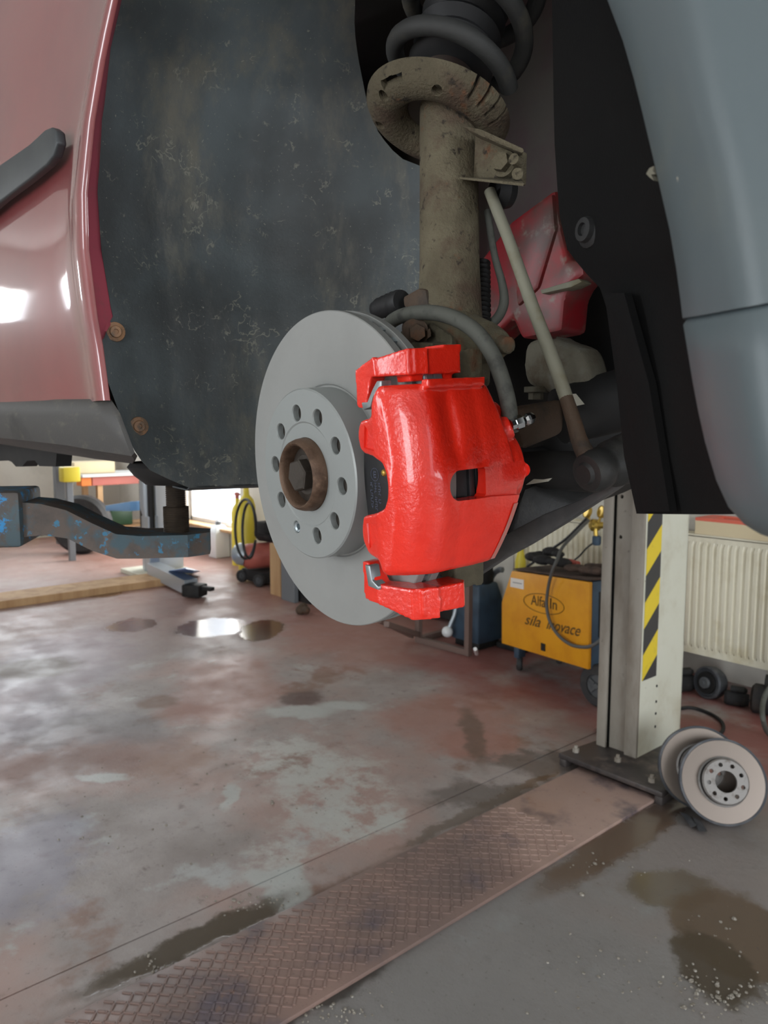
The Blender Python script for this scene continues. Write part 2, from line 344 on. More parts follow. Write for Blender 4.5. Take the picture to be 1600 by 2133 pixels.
# ------------------------------------------------------------------ the setting
def floor_mat():
    m = bpy.data.materials.new('stained_concrete'); t = NT(m)
    wob = t.noise(3.2, 5, .65, color=True); vm = t.new('ShaderNodeVectorMath', operation='MULTIPLY_ADD'); vs = t.new('ShaderNodeVectorMath', operation='SUBTRACT')
    t.l.new(wob, vs.inputs[0]); vs.inputs[1].default_value = (.5, .5, .5)
    t.l.new(vs.outputs[0], vm.inputs[0]); vm.inputs[1].default_value = (.55, .55, 0); t.l.new(t.co, vm.inputs[2]); W = vm.outputs[0]
    vm2 = t.new('ShaderNodeVectorMath', operation='MULTIPLY_ADD'); wob2 = t.noise(9, 4, .6, color=True); vs2 = t.new('ShaderNodeVectorMath', operation='SUBTRACT')
    t.l.new(wob2, vs2.inputs[0]); vs2.inputs[1].default_value = (.5, .5, .5); t.l.new(vs2.outputs[0], vm2.inputs[0]); vm2.inputs[1].default_value = (.12, .12, 0); t.l.new(t.co, vm2.inputs[2]); W2 = vm2.outputs[0]
    big = t.noise(1.1, 5, .6); med = t.noise(3.5, 6, .65); fine = t.noise(16, 6, .7); speck = t.noise(60, 4, .7)
    c = t.mix(t.ramp(med, .3, .7), C(142, 132, 127), C(164, 155, 151))
    c = t.mix(t.ramp(big, .45, .62), c, C(164, 138, 129))
    c = t.mix(t.ramp(t.noise(2.6, 5, .6), .54, .66), c, C(132, 104, 91))
    c = t.mix(t.ramp(t.noise(4.2, 6, .6), .58, .70), c, C(172, 172, 170))
    c = t.mix(t.ramp(fine, .56, .78), c, C(104, 92, 86))
    def el(px, py, hw, hh, ang=None, soft=.35, vec=None):
        """ellipse on the floor whose centre and half extents are read at floor points"""
        a = at(px, py, Z=0)
        rx = (at(px + hw, py, Z=0) - at(px - hw, py, Z=0)).length / 2; ry = (at(px, py - hh, Z=0) - at(px, py + hh, Z=0)).length / 2
        return t.ellipse(vec or W, a, rx, ry, YAW if ang is None else ang, soft)
    def lay(fac, col, amt=1.):
        nonlocal c
        c = t.mix(t.math('MULTIPLY', fac, amt), c, col)
    # near bay: neutral damp grey beyond the steel strip
    near = t.ellipse(t.co, (.3, 1.6), 1.75, 3.2, 0, .06); lay(near, C(124, 123, 121), .75)
    # old red floor paint that survives along the back
    sx = t.new('ShaderNodeSeparateXYZ'); t.l.new(W, sx.inputs[0])
    red = t.math('MULTIPLY', t.ramp(sx.outputs[1], 2.55, 3.1), t.ramp(t.noise(2.2, 5, .6), .34, .56)); lay(red, C(140, 84, 78), .9)
    far = t.ramp(sx.outputs[0], -3.6, -5.2); lay(far, C(164, 136, 130), .55)
    lay(t.math('MULTIPLY', far, t.ramp(sx.outputs[1], 1.2, 3.2)), C(168, 124, 108), .5)
    for s in ((480, 1425, 110, 70), (930, 1500, 130, 55), (760, 1320, 150, 60), (1000, 1560, 100, 30)): lay(el(*s), C(160, 116, 104), .75)
    lay(el(150, 1575, 190, 55), C(122, 84, 70), .7); lay(el(360, 1590, 90, 40), C(140, 104, 84), .6)
    lay(el(180, 1515, 170, 40), C(96, 90, 94), .6); lay(el(60, 1800, 110, 120), C(140, 138, 154), .6); lay(el(60, 1420, 160, 120), C(150, 142, 154), .55)
    white = t.ramp(t.noise(7, 6, .7), .40, .58)
    for s in ((690, 1650, 120, 95), (620, 1580, 90, 50), (740, 1720, 60, 45), (590, 1790, 70, 30)): lay(t.math('MULTIPLY', el(*s), white), C(184, 184, 178), .85)
    for s in ((620, 1482, 70, 12), (720, 1470, 50, 10), (560, 1825, 70, 20), (480, 1660, 14, 30), (220, 1620, 50, 9), (600, 1860, 40, 40)): lay(el(*s, vec=W2), C(178, 182, 178), .8)
    lay(el(1010, 1660, 140, 28), C(84, 76, 70), .7); lay(el(985, 1530, 22, 60, vec=W2), C(96, 80, 66), .7); lay(el(1130, 1590, 80, 18), C(78, 70, 64), .7)
    lay(el(95, 1395, 120, 42, vec=W2), C(168, 160, 166), .5)
    wet = None
    def puddle(fac, col, amt):
        nonlocal wet
        lay(fac, col, amt); wet = fac if wet is None else t.math('MAXIMUM', wet, fac)
    lay(el(70, 1392, 88, 22, vec=W2), C(104, 90, 74), .85)
    puddle(el(545, 1312, 44, 22, vec=W2, soft=.15), C(86, 62, 42), .9)
    puddle(el(440, 1306, 72, 20, vec=W2), C(120, 100, 92), .6)
    puddle(el(275, 1302, 50, 15, vec=W2), C(112, 78, 64), .85)
    puddle(el(215, 1236, 40, 8, vec=W2), C(112, 80, 54), .8)
    lay(el(330, 1462, 40, 13, vec=W2), C(112, 78, 56), .8); lay(el(628, 1454, 44, 16, vec=W2, soft=.25), C(88, 62, 54), .9)
    puddle(t.ellipse(W2, (-1.765, .86), .045, .30, .0, .3), C(64, 52, 32), .92)
    puddle(t.ellipse(W2, (-1.745, 2.0), .03, .42, .0, .3), C(84, 68, 52), .7)
    puddle(t.ellipse(W2, (-1.30, 2.15), .07, .42, .0, .3), C(92, 70, 50), .85)
    puddle(el(1395, 1850, 95, 40, vec=W2, soft=.2), C(96, 84, 68), .85)
    puddle(el(1530, 1940, 120, 90, vec=W2, soft=.15), C(92, 74, 54), .9)
    puddle(el(1490, 2010, 75, 70, vec=W2, soft=.15), C(70, 58, 40), .9)
    lay(t.ellipse(W2, (-1.38, .95), .035, .28, 0, .4), C(52, 48, 42), .8)
    # darker patch around the column foot and the leaning discs
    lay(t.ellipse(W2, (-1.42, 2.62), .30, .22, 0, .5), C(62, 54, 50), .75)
    grit = t.ramp(speck, .60, .74); lay(grit, C(80, 70, 66), .75)
    lay(t.ramp(t.noise(110, 3, .6), .70, .76), C(200, 196, 190), .4)
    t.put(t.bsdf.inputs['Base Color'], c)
    r = t.ramp(t.noise(4, 5, .6), .3, .7, .36, .60)
    wr = t.ramp(wet, .35, .75); r = t.math('ADD', t.math('MULTIPLY', r, t.math('SUBTRACT', 1, wr)), t.math('MULTIPLY', wr, .17))
    t.put(t.bsdf.inputs['Roughness'], r)
    h = t.math('MULTIPLY', t.math('ADD', t.noise(45, 5, .7), t.math('MULTIPLY', t.noise(220, 3), .4)), t.math('SUBTRACT', 1.05, wr))
    t.bump(h, .3, .004)
    return m
M['floor'] = floor_mat()
XL, XR, YF, YB, ZC = -10.0, 4.5, -4.0, 4.0, 3.8
b = B(); g = -1.87
prof = [(XL - .2, 0), (g - .003, 0), (g - .003, -.006), (g + .003, -.006), (g + .003, 0), (XR + .2, 0)]
b.grid([[Vector((x, y, z)) for x, z in prof] for y in (YF - .2, YB + .2)], (0, 0, -.15))
struct('floor', b, 'floor')
def wall(name, axis, pos, out, span, holes, m):
    """slab at axis=pos, thickness outwards, with rectangular holes (u0,u1,z0,z1)"""
    b = B(); th = .2
    def slab(u0, u1, z0, z1):
        if u1 - u0 < .001 or z1 - z0 < .001: return
        c, s = ((u0 + u1) / 2, pos + out * th / 2, (z0 + z1) / 2), (u1 - u0, th, z1 - z0)
        if axis == 'x': c, s = (c[1], c[0], c[2]), (s[1], s[0], s[2])
        b.box(c, s)
    u = span[0]
    for h in sorted(holes):
        slab(u, h[0], 0, ZC); slab(h[0], h[1], 0, h[2]); slab(h[0], h[1], h[3], ZC); u = h[1]
    slab(u, span[1], 0, ZC); return struct(name, b, m)
wall('wall_back', 'y', YB, 1, (XL, XR), [(-8.05, -6.86, .30, 2.0)], 'wall')
wall('wall_left', 'x', XL, -1, (YF, YB), [(-2.45, -1.55, 2.85, 3.35), (1.6, 3.7, 1.5, 3.1)], 'wall')
wall('wall_front', 'y', YF, -1, (XL, XR), [(-3.2, -2.0, .5, 2.8), (1.35, 2.45, .5, 2.8)], 'wallwhite')
wall('wall_right', 'x', XR, 1, (YF, YB), [(-1.8, 2.2, .9, 3.1)], 'wallwhite')
struct('ceiling', B().box(((XL + XR) / 2, 0, ZC + .1), (XR - XL + .4, YB - YF + .4, .2)), 'ceil')
wn = thing('window_1', None, None, (-7.455, 4.1, 1.15)); wn['kind'] = 'structure'
b = B()
for x in (-8.03, -6.88): b.box((x, 4.08, 1.15), (.05, .07, 1.7), .005)
for z in (.325, 1.975): b.box((-7.455, 4.08, z), (1.19, .07, .05), .005)
obj('window_frame', b, 'white', wn); obj('pane', B().box((-7.455, 4.09, 1.15), (1.1, .006, 1.6)), 'glass', wn)
obj('window_sill', B().box((-7.455, 3.96, .29), (1.3, .16, .03), .006), 'wood', wn)

# steel cover strip with raised tread, lying between the lift columns
fp = thing('floor_plate', 'rusty tread-patterned steel strip lying from the foreground to the hazard-striped lift column', 'steel plate', (-1.535, .9, 0))
px0, px1, py0, py1, pt = -1.70, -1.362, -.6, 2.50, .012
obj('plate', B().box(((px0 + px1) / 2, (py0 + py1) / 2, pt / 2), (px1 - px0, py1 - py0, pt), .002), 'tread', fp)
b = B(); k = 0; y = .25
while y < 2.05:
    x = px0 + .02 + (.02 if k % 2 else 0)
    while x < px1 - .015:
        s = 1 if (round((x - px0) / .02) + k) % 2 else -1
        b.box((x, y, pt + .0006), (.024, .0055, .0022), 0, Matrix.Rotation(s * R_(42), 3, 'Z')); x += .022
    y += .022; k += 1
o = obj('tread_pattern', b, 'tread', fp, 0); o['kind'] = 'stuff'

# ------------------------------------------------------------------ hazard-striped lift column
lp = thing('lift_post', 'cream lift column with yellow and black hazard stripes and slotted steel rails', 'lift column', (-1.64, 2.83, 0))
PX0, PX1, PY0, PY1, PZ0, PZ1 = -1.722, -1.548, 2.66, 3.0, .05, 3.0
b = B()
b.box((PX1 - .004, (PY0 + PY1) / 2 + .004, (PZ0 + PZ1) / 2), (.008, PY1 - PY0 - .01, PZ1 - PZ0))
b.box((PX0 + .004, (PY0 + PY1) / 2 + .004, (PZ0 + PZ1) / 2), (.008, PY1 - PY0 - .01, PZ1 - PZ0))
b.box(((PX0 + PX1) / 2, PY1 - .004, (PZ0 + PZ1) / 2), (PX1 - PX0, .008, PZ1 - PZ0))
obj('column', b, 'cream', lp, 0)
for x0, x1 in ((PX0 - .006, PX0 + .036), (PX1 - .052, PX1 + .002)):
    o = obj('rail', B().box(((x0 + x1) / 2, PY0, (PZ0 + PZ1) / 2), (x1 - x0, .014, PZ1 - PZ0), .003), 'rail', lp)
hz_ = [.92, .78]
car_b = B().box(((PX0 + PX1) / 2 - .002, PY0 + .022, (PZ0 + PZ1) / 2), (.088, .016, PZ1 - PZ0), .003)
cuts = [B().cyl((PX0 + .062, PY0 - .05, z), (PX0 + .062, PY0 + .08, z), .008, seg=16) for z in (1.22, 1.08, .92)]
me = sculpt(car_b, cuts=cuts, shift=lp.location); obj('carriage_plate', me, 'rail', lp, 30)
obj('rail_recess', B().box(((PX0 + PX1) / 2, PY0 + .055, (PZ0 + PZ1) / 2), (PX1 - PX0 - .02, .02, PZ1 - PZ0 - .01)), 'black', lp)
# hazard tape: flat stripes on the side that faces the door
X_ = PX1 + .0006; y0, y1 = PY0 + .02, PY0 + .125; zt = 1.35; ztot = .36
pitch, rise, k = .105, .088, 0
z = ztot - pitch
while z < 1.5:
    za, zb = z, z + pitch
    poly = [(X_, y0, max(za - 0, ztot)), (X_, y1, max(za + rise, ztot)), (X_, y1, max(zb + rise, ztot)), (X_, y0, max(zb, ztot))]
    if poly[3][2] - poly[0][2] > .004 or poly[2][2] - poly[1][2] > .004:
        pp = []
        for p in poly:
            if not pp or (Vector(p) - Vector(pp[-1])).length > .002: pp.append(p)
        obj('hazard_stripe', B().prism(pp, (.0012, 0, 0)), 'hazyellow' if k % 2 else 'hazblack', lp, 0)
    z += pitch; k += 1
for z in (.315, .25, .20, .145): obj('rivet', B().lathe([(0, .003), (.005, .002), (.006, 0), (0, 0)], (PX1, PY0 + .135, z), (1, 0, 0), 10), 'black', lp)
b = B()
b.hull([(-1.78, 2.47, .05), (-1.75, 2.72, .05), (-1.70, 2.99, .05), (-1.33, 2.47, .05), (-1.35, 2.64, .05), (-1.52, 2.99, .05), (-1.78, 2.47, .03), (-1.75, 2.72, .03), (-1.70, 2.99, .03), (-1.33, 2.47, .03), (-1.35, 2.64, .03), (-1.52, 2.99, .03)], .003)
obj('base_plate', b, 'baseplate', lp)
for x in (-1.345, -1.76): obj('foot_bar', B().box((x, 2.55, .015), (.03, .16, .03), .003), 'baseplate', lp)
for x, y in ((-1.74, 2.53), (-1.40, 2.52), (-1.39, 2.60), (-1.58, 2.58)):
    obj('anchor_bolt', B().cyl((x, y, .05), (x, y, .066), .013, seg=6).cyl((x, y, .064), (x, y, .078), .007, seg=10), 'rail', lp, 30)

# ------------------------------------------------------------------ blue lift arm under the sill
arm_ = thing('car_lift', 'worn blue steel lift arm reaching under the car sill with a threaded pad', 'lift arm', tuple(at(365, 1130, Y=.545)))
pad = at(365, 1012, Y=.545); px_, py_ = pad.x, pad.y
dirn = Vector((-.50, -.86, 0)).normalized(); side = Vector((-dirn.y, dirn.x, 0))
zt_, zb_ = at(365, 1106, Y=.545).z, at(365, 1150, Y=.545).z
o_ = Vector((px_, py_, 0))
def armp(s, w_, z): return o_ + dirn * s + side * w_ + Vector((0, 0, z))
HW = .048
rows = []
prof_ = [(-.052, zt_, zb_), (-.02, zt_, zb_), (.05, zt_, zb_), (.085, zt_ + .004, zb_ + .001), (.12, zt_ + .022, zb_ + .014), (.155, zt_ + .042, zb_ + .034), (.19, zt_ + .052, zb_ + .040), (.23, zt_ + .056, zb_ + .036), (.60, zt_ + .058, zb_ + .03)]
b = B()
for s, a, c_ in prof_:
    hw = HW if s > -.05 else HW * .5
    rows.append([armp(s, hw, a), armp(s, -hw, a), armp(s, -hw, c_), armp(s, hw, c_), armp(s, hw, a)])
b.grid(rows); n_ = len(b.v); b.f += [[0, 1, 2, 3], [n_ - 5, n_ - 4, n_ - 3, n_ - 2]]
obj('extension', b, 'armbrown', arm_, 25)
b = B()
ang = math.atan2(dirn.y, dirn.x)
b.box(tuple(armp(.215 + .40, 0, (zt_ + zb_) / 2 + .048)), (.80, .128, .082), .006, Matrix.Rotation(ang, 3, 'Z'))
obj('sleeve', b, 'bluearm', arm_)
def thread(z0, z1, r, p):
    pr = [(0, z0)]; z = z0
    while z < z1 - 1e-6: pr += [(r - .0012, z), (r, z + p * .5)]; z += p
    return pr + [(r - .0012, z1), (0, z1)]
zs1 = at(365, 1056, Y=.545).z; zs2 = at(365, 1005, Y=.545).z
obj('threaded_sleeve', B().lathe(thread(zt_ - .004, zs1, .0205, .0028), (px_, py_, 0), (0, 0, 1), 28, False), 'screwsteel', arm_, 20)
obj('threaded_spindle', B().lathe(thread(zs1, zs2, .0155, .0034), (px_, py_, 0), (0, 0, 1), 28, False), 'screwsteel', arm_, 20)
zp = at(365, 972, Y=.545).z
obj('saddle', B().lathe([(0, zs2 - .002), (.045, zs2 - .002), (.062, zs2 + .012), (.072, zp), (.066, zp + .008), (0, zp + .008)], (px_, py_, 0), (0, 0, 1), 40, False), 'padrubber', arm_)

# ------------------------------------------------------------------ the car
YS, YE = .345, .372
car = thing('car', 'dark red car raised on the lift, front wheel off, showing a red brake caliper', 'car', (-1.5, 1.0, 1.27))
E1 = [(-1400,700),(-300, 330), (-150, 275), (0, 237), (100, 215), (250, 190), (400, 175), (520, 178), (660, 196), (720, 207), (834, 222)]
L0 = [(-300, 345), (-150, 290), (0, 252), (100, 229), (250, 212), (400, 203), (520, 211), (640, 231), (720, 236), (850, 243), (1000, 262)]
L1 = [(600, 229), (640, 233), (662, 236), (690, 216), (720, 206), (780, 219), (850, 245), (900, 262), (950, 286), (985, 318), (1000, 356), (1010, 395)]
rows = []
SX = [(0, .003), (.006, -.001), (.016, -.003), (.030, -.0025), (.050, .0015), (.070, .0055), (.10, .0075), (.15, .006), (.24, .003), (.4, .001), (.8, 0), (2.2, .01)]
for y in (-1400, -900, -600, -300, -200, -100, 0, 60, 120, 180, 250, 320, 400, 460, 520, 590, 660, 720, 780, 834):
    p = at(lerp(E1, y), y, Y=YS); k = max(0, (p.z - 1.50)) * .08
    rows.append([Vector((p.x - s, YS + f + k * min(1, s * 4) + .05 * max(0, 1.46 - p.z) * min(1, s * 8), p.z)) for s, f in SX])
obj('fender', B().grid(rows, (0, .0015, 0)), 'paint', car, 60)
rows = []
for y in (-300, -150, 0, 100, 250, 400, 520, 580, 630, 668):
    p = at(lerp(E1, y), y, Y=YS + .003); q = at(lerp(L0, y) + 3, y, Y=YE + .003)
    rows.append([p.lerp(q, i / 3) for i in range(4)])
for y, x in ((690, 222), (716, 212)):
    p = at(lerp(E1, y), y, Y=YS + .003); q = at(x, y, Y=YS + .016)
    rows.append([p.lerp(q, i / 3) for i in range(4)])
obj('fender_flange', B().grid(rows, (-.0015, 0, 0)), 'paint_inner', car, 60)
rows = []
for k in range(15):
    x = -.93 + .82 * k / 14; zb_1 = max(1.35 + .60 * (-.756 * x + .226), 1.36 + .40 * math.sqrt(max(0, 1 - ((x + .52) / .46) ** 2)))
    rows.append([Vector((x, YS + dy, max(zb_1 + dz, 0) if dz < .2 else 2.14)) for dy, dz in ((.018, .003), (.003, 0), (-.003, .012), (.004, .06), (.006, .12), (.012, .3))])
obj('arch_panel', B().grid(rows, (0, .0015, 0)), 'paint', car, 60)
mo = [(-900, 930), (0, 342), (60, 300), (92, 270), (106, 264), (116, 272), (119, 298), (110, 326), (96, 344), (60, 374), (0, 420), (-900, 1080)]
pl_ = [at(x, y, Y=YS - .004) for x, y in mo if x > -500]
pl_[0:0] = [Vector((-2.4, YS - .004, pl_[0].z - .10))]; pl_.append(Vector((-2.4, YS - .004, pl_[-1].z - .13)))
pl_ = [at(x, y, Y=YS - .006) for x, y in [(0, 342), (60, 300), (92, 270), (106, 264), (116, 272), (119, 298), (110, 326), (96, 344), (60, 374), (0, 420)]]
pl_ = [Vector((-2.9, YS - .006, pl_[0].z - .05))] + pl_ + [Vector((-2.9, YS - .006, pl_[-1].z - .05))]
obj('fender_molding', B().prism(pl_, (0, .012, 0), .003, 3), 'plastic', car)
# sill trim
rows = []
for k in range(5):
    tab = [[(0, 838), (222, 838)], [(0, 866), (236, 868)], [(0, 912), (130, 926), (262, 950)], [(0, 918), (268, 957)], [(0, 925), (262, 966)]][k]
    Yk = [YS + .004, YS - .001, YS + .006, YS + .03, YS + .13][k]; xr = [224, 243, 274, 280, 276][k]
    r = [at(x, lerp(tab, x), Y=Yk) for x in (0, 70, 140, 200, xr)]; r.insert(0, r[0] + Vector((-1.6, 0, .02))); rows.append(r)
obj('sill_trim', B().grid(rows, (0, .004, .004)), 'sill', car, 50)
b = B().prism([at(x, y, Y=YS + .15) for x, y in ((-500, 900), (-500, 960), (0, 960), (12, 957), (24, 962), (33, 972), (46, 972), (56, 960), (72, 959), (82, 971), (116, 972), (118, 945), (240, 957), (240, 920))], (0, .03, 0))
obj('underbody_shield', b, 'dark', car, 0)
# rear wheel arch liner
CR = [(Vector(at(lerp(L0, y), y, Y=YE)).z, Vector(at(lerp(L0, y), y, Y=YE)).x) for y in range(-300, 1001, 20)]
CR.sort()
YD = [(YE, 0), (.40, -.004), (.45, -.010), (.50, -.006), (.56, .008), (.60, .03), (.64, .07), (.68, .13), (.72, .22), (.76, .34), (.80, .50)]
def liner(Y, z): return Vector((lerp(CR, z) + lerp(YD, Y), Y, z))
RE = [(-300, 740), (0, 740), (60, 738), (120, 746), (220, 766), (280, 790), (318, 822), (340, 850), (352, 900), (1000, 900)]
zmin = at(420, 1004, Y=.525).z
rows = []
zs = [zmin + (2.02 - zmin) * (i / 60) for i in range(61)]
for z in zs:
    lo, hi = YE, .80
    for it in range(30):
        mid = (lo + hi) / 2; x, y = proj(liner(mid, z))
        if x > lerp(RE, y): hi = mid
        else: lo = mid
    xs = liner(YE, z)
    l0, l1 = YE, hi
    if proj(xs)[1] > 645:
        l0 = .33
        for it in range(30):
            mid = (l0 + l1) / 2; x, y = proj(liner(mid, z))
            if x > lerp(L1, y): l1 = mid
            else: l0 = mid
    rows.append([liner(l0 + (hi - l0) * j / 40, z) for j in range(41)])
ln = obj('wheel_arch_liner', B().grid(rows, (-.003, .001, 0)), 'liner', car, 60)
rows = [[Vector((p.x + dx, p.y, p.z + dz)) for p in rows[0][::2]] for dx, dz in ((0, 0), (-.008, -.004), (-.05, -.002))]
obj('liner_lip', B().grid(rows, (0, 0, .002)), 'plastic', ln, 60)
nrm = Vector((.97, -.2, 0)).normalized()
for x, y in ((240, 700), (289, 888)):
    z = at(x, y, Y=YE + .02).z; lo, hi = YE, .5
    for it in range(30):
        mid = (lo + hi) / 2
        if proj(liner(mid, z))[0] > x: hi = mid
        else: lo = mid
    obj('screw', B().lathe([(0, .003), (.003, .0028), (.0032, .0052), (.0065, .005), (.0075, .003), (.0115, .0018), (.012, 0), (0, 0)], liner(lo, z) + nrm * .0005, nrm, 20, False), 'screwrust', ln)
# front splash shield
O_ = [(-300, 1140), (-150, 1205), (0, 1262), (100, 1300), (200, 1326), (300, 1350), (400, 1373), (500, 1396), (600, 1411), (680, 1420), (800, 1440), (900, 1459), (1000, 1488), (1055, 1513), (1090, 1545), (1110, 1575), (1122, 1610), (1130, 1660)]
I_ = [(-300, 1150), (0, 1150), (200, 1153), (330, 1156), (450, 1166), (520, 1182), (560, 1212), (600, 1250), (640, 1263), (800, 1285), (950, 1300), (1070, 1326)]
rows = []
for y in (-300, -150, 0, 100, 200, 300, 400, 450, 490, 520, 545, 570, 600, 640, 700, 800, 900, 950, 1000, 1040, 1064):
    p = at(lerp(O_, y), y, Y=YS + .014) + Vector((.012, 0, 0)); q = at(lerp(I_, y), y, Y=.48); r = []
    if y == 1064: p = at(1513, 1057, Y=YS + .014) + Vector((.012, 0, 0)); q = at(1326, 1070, Y=.48)
    for i in range(9): r.append(p.lerp(q, i / 8) + Vector((.022, .008, 0)) * math.sin(math.pi * i / 8))
    rows.append(r)
sh = obj('splash_shield', B().grid(rows, (.003, .003, 0)), 'felt', car, 60)
rows = []
for y in (610, 700, 800, 900, 1000, 1066):
    a = at(lerp([(610, 1262), (1066, 1332)], y) + 8, y, Y=.474); c_ = at(lerp([(610, 1300), (800, 1352), (1066, 1395)], y), y, Y=.45)
    rows.append([a, a.lerp(c_, .5) + Vector((-.006, -.006, 0)), c_])
obj('shield_rib', B().grid(rows, (.003, .004, 0)), 'felt', sh, 50)
p = at(1208, 478, Y=.462)
obj('screw', B().lathe([(0, .004), (.004, .0035), (.0045, .006), (.008, .0055), (.009, .002), (.012, 0), (0, 0)], p + Vector((.003, .006, 0)), (-.3, -.95, 0), 18, False), 'dark', sh)
# bumper and wing cladding at the front edge of the arch
CRS = [(-300, 1380), (0, 1452), (215, 1490), (350, 1530), (465, 1549), (600, 1570), (760, 1587), (880, 1601), (1000, 1625), (1055, 1645), (1090, 1668), (1130, 1720)]
def cladding(ys, clip_lo=None):
    rows = []
    for y in ys:
        o0 = at(lerp(O_, y), y, Y=YS); c0 = at(lerp(CRS, y), y, Y=YS - .034)
        ret = o0 + Vector((.010, .022, 0)); edge = o0 + Vector((-.0005, .003, 0))
        r = [ret, edge, o0 + Vector((.0015, -.0012, 0)), o0.lerp(c0, .3) + Vector((0, -.0022, 0)), o0.lerp(c0, .75) + Vector((0, -.003, 0)), o0.lerp(c0, .95) + Vector((0, -.0012, 0)), c0 + Vector((.005, .0015, 0))]
        for dx, dy in ((.03, .006), (.08, .010), (.18, .012), (.34, .014), (.48, .04), (.56, .10), (.62, .24)): r.append(Vector((c0.x + dx, c0.y + dy, c0.z)))
        rows.append(r)
    return rows
rows = cladding([-300, -200, -100, 0, 80, 160, 240, 320, 400, 480, 560, 620, 664])
for i, p in enumerate(rows[-1]): x, y = proj(p); rows[-1][i] = p + Vector((0, 0, .006 * max(0, min(1, (x - 1420) / 180))))
obj('wing_cladding', B().grid(rows, (0, .003, 0)), 'bumper', car, 55)
rows = cladding([674, 678, 740, 800, 860, 920, 960, 1000, 1030, 1055, 1075, 1090, 1102, 1112, 1122])
for i, p in enumerate(rows[0]):
    x, y = proj(p); lift = .006 * max(0, min(1, (x - 1420) / 180)); rows[0][i] = p + Vector((0, .005, lift + .0035)); rows[1][i] = rows[1][i] + Vector((0, 0, lift))
obj('bumper', B().grid(rows, (0, .003, 0)), 'bumper', car, 55)
p0 = at(1352, 358, Y=YS + .004)
obj('torn_flake', B().prism([at(x, y, Y=YS - .001) for x, y in ((1346, 362), (1353, 350), (1362, 346), (1360, 356), (1366, 362), (1356, 364), (1362, 376), (1354, 370))], (.001, .004, 0)), 'mount', car)

# dark boxes added to block light where cabin and motor bay would be
b = B(); b.box((-2.05, 1.06, 1.66), (1.9, 1.30, .66)); obj('cabin_blocker', b, 'dark', car, 0)
b = B(); b.box((-.30, 1.30, 1.74), (1.5, .55, .80)); b.box((-.15, .95, 2.06), (2.0, 1.16, .04)); b.box((-.02, .80, 1.60), (.30, .5, .52)); obj('bay_blocker', b, 'dark', car, 0)
def Q(x, y, Y): return at(x, y, Y=Y)
obj('inner_wing', B().prism([Q(x, y, .80) for x, y in ((700, -200), (1200, -200), (1200, 0), (1190, 300), (1175, 430), (1090, 480), (1030, 560), (990, 700), (860, 700), (760, 420))], (0, .02, 0), .004), 'redwing', car)
leg = obj('chassis_leg', B().prism([Q(x, y, .74) for x, y in ((1156, 392), (1166, 470), (1182, 540), (1212, 543), (1217, 572), (1190, 592), (1176, 622), (1170, 690), (1085, 706), (1066, 662), (1010, 712), (960, 710), (985, 560), (1062, 462))], (0, .05, 0), .006), 'redleg', car)
obj('leg_seam', B().prism([Q(x, y, .728) for x, y in ((1125, 604), (1205, 580), (1212, 587), (1190, 598), (1128, 612))], (0, .02, 0), .001), 'link', leg)
obj('leg_shoulder', B().prism([Q(x, y, .735) for x, y in ((1062, 466), (1150, 400), (1156, 480), (1120, 600), (1075, 640))], (0, .02, 0), .005), 'redleg', leg)

# --- suspension leg
S0, S1 = Q(938, 760, .545), Q(934, 180, .585)
ax = (S1 - S0).normalized()
def SA(y): return S0.lerp(S1, (760 - y) / 580)
st = obj('strut', B().tube([SA(760), SA(700), SA(640), SA(560), SA(400), SA(240), SA(180)], [.0325, .0325, .031, .0295, .0292, .0290, .0285], 40), 'khaki', car)
lab(st, 'mud-dusted suspension strut tube')
sax = (ax + Vector(rgt) * .27 + Vector(d_) * .02).normalized()
sc_ = Q(908, 247, .575)
b = B().lathe([(.031, .006), (.034, -.004), (.041, -.011), (.050, -.0135), (.060, -.0115), (.068, -.006), (.0735, .002), (.0745, .008), (.072, .010), (.066, .003), (.058, -.003), (.050, -.005), (.043, -.003), (.037, .002), (.034, .008)], sc_, sax, 64)
cuts = []
ca = math.atan2(1, 0)
e1 = (Vector(rgt) - sax * Vector(rgt).dot(sax)).normalized(); e2 = sax.cross(e1)   # e2 points away from the camera or towards it
if e2.dot(Vector(d_)) > 0: e2 = -e2
def seat(r, ang, h): return sc_ + (e1 * math.cos(ang) + e2 * math.sin(ang)) * r + sax * h
for a in (62, 50, 38, 26): 
    a = R_(a); p = seat(.068, a, -.006); rad = (e1 * math.cos(a) + e2 * math.sin(a)); tan = sax.cross(rad)
    cuts.append(B().box(tuple(p), (.017, .0042, .05), 0, Matrix((rad, tan, sax)).transposed()))
for a, rr in ((90, .058), (150, .060), (196, .058)):
    a = R_(a); p = seat(rr, a, -.01); cuts.append(B().cyl(p - sax * .04, p + sax * .04, .0055, seg=14))
for a in (128, 138):
    a = R_(a); p = seat(.066, a, -.005); rad = (e1 * math.cos(a) + e2 * math.sin(a)); tan = sax.cross(rad); cuts.append(B().box(tuple(p), (.007, .016, .05), 0, Matrix((rad, tan, sax)).transposed()))
me = sculpt(b, cuts=cuts, shift=car.location)
lab(obj('spring_seat', me, 'khaki', st, 40), 'mud-coloured slotted spring seat')
pts = []; cc = sc_ + sax * .012 + Vector(rgt) * .004
for i in range(150):
    a = R_(20) + 2 * math.pi * i / 44; h = .022 + .062 * i / 44
    pts.append(cc + (e1 * math.cos(a) + e2 * math.sin(a)) * .064 + sax * h)
obj('coil_spring', B().tube(pts, .0092, 14), 'spring', st, 60)
pr = []
for i in range(14): pr += [(.036, .05 + i * .018), (.044, .059 + i * .018)]
obj('dust_boot', B().lathe([(0, .05)] + pr + [(0, .31)], sc_, sax, 32, False), 'rubber', st, 50)
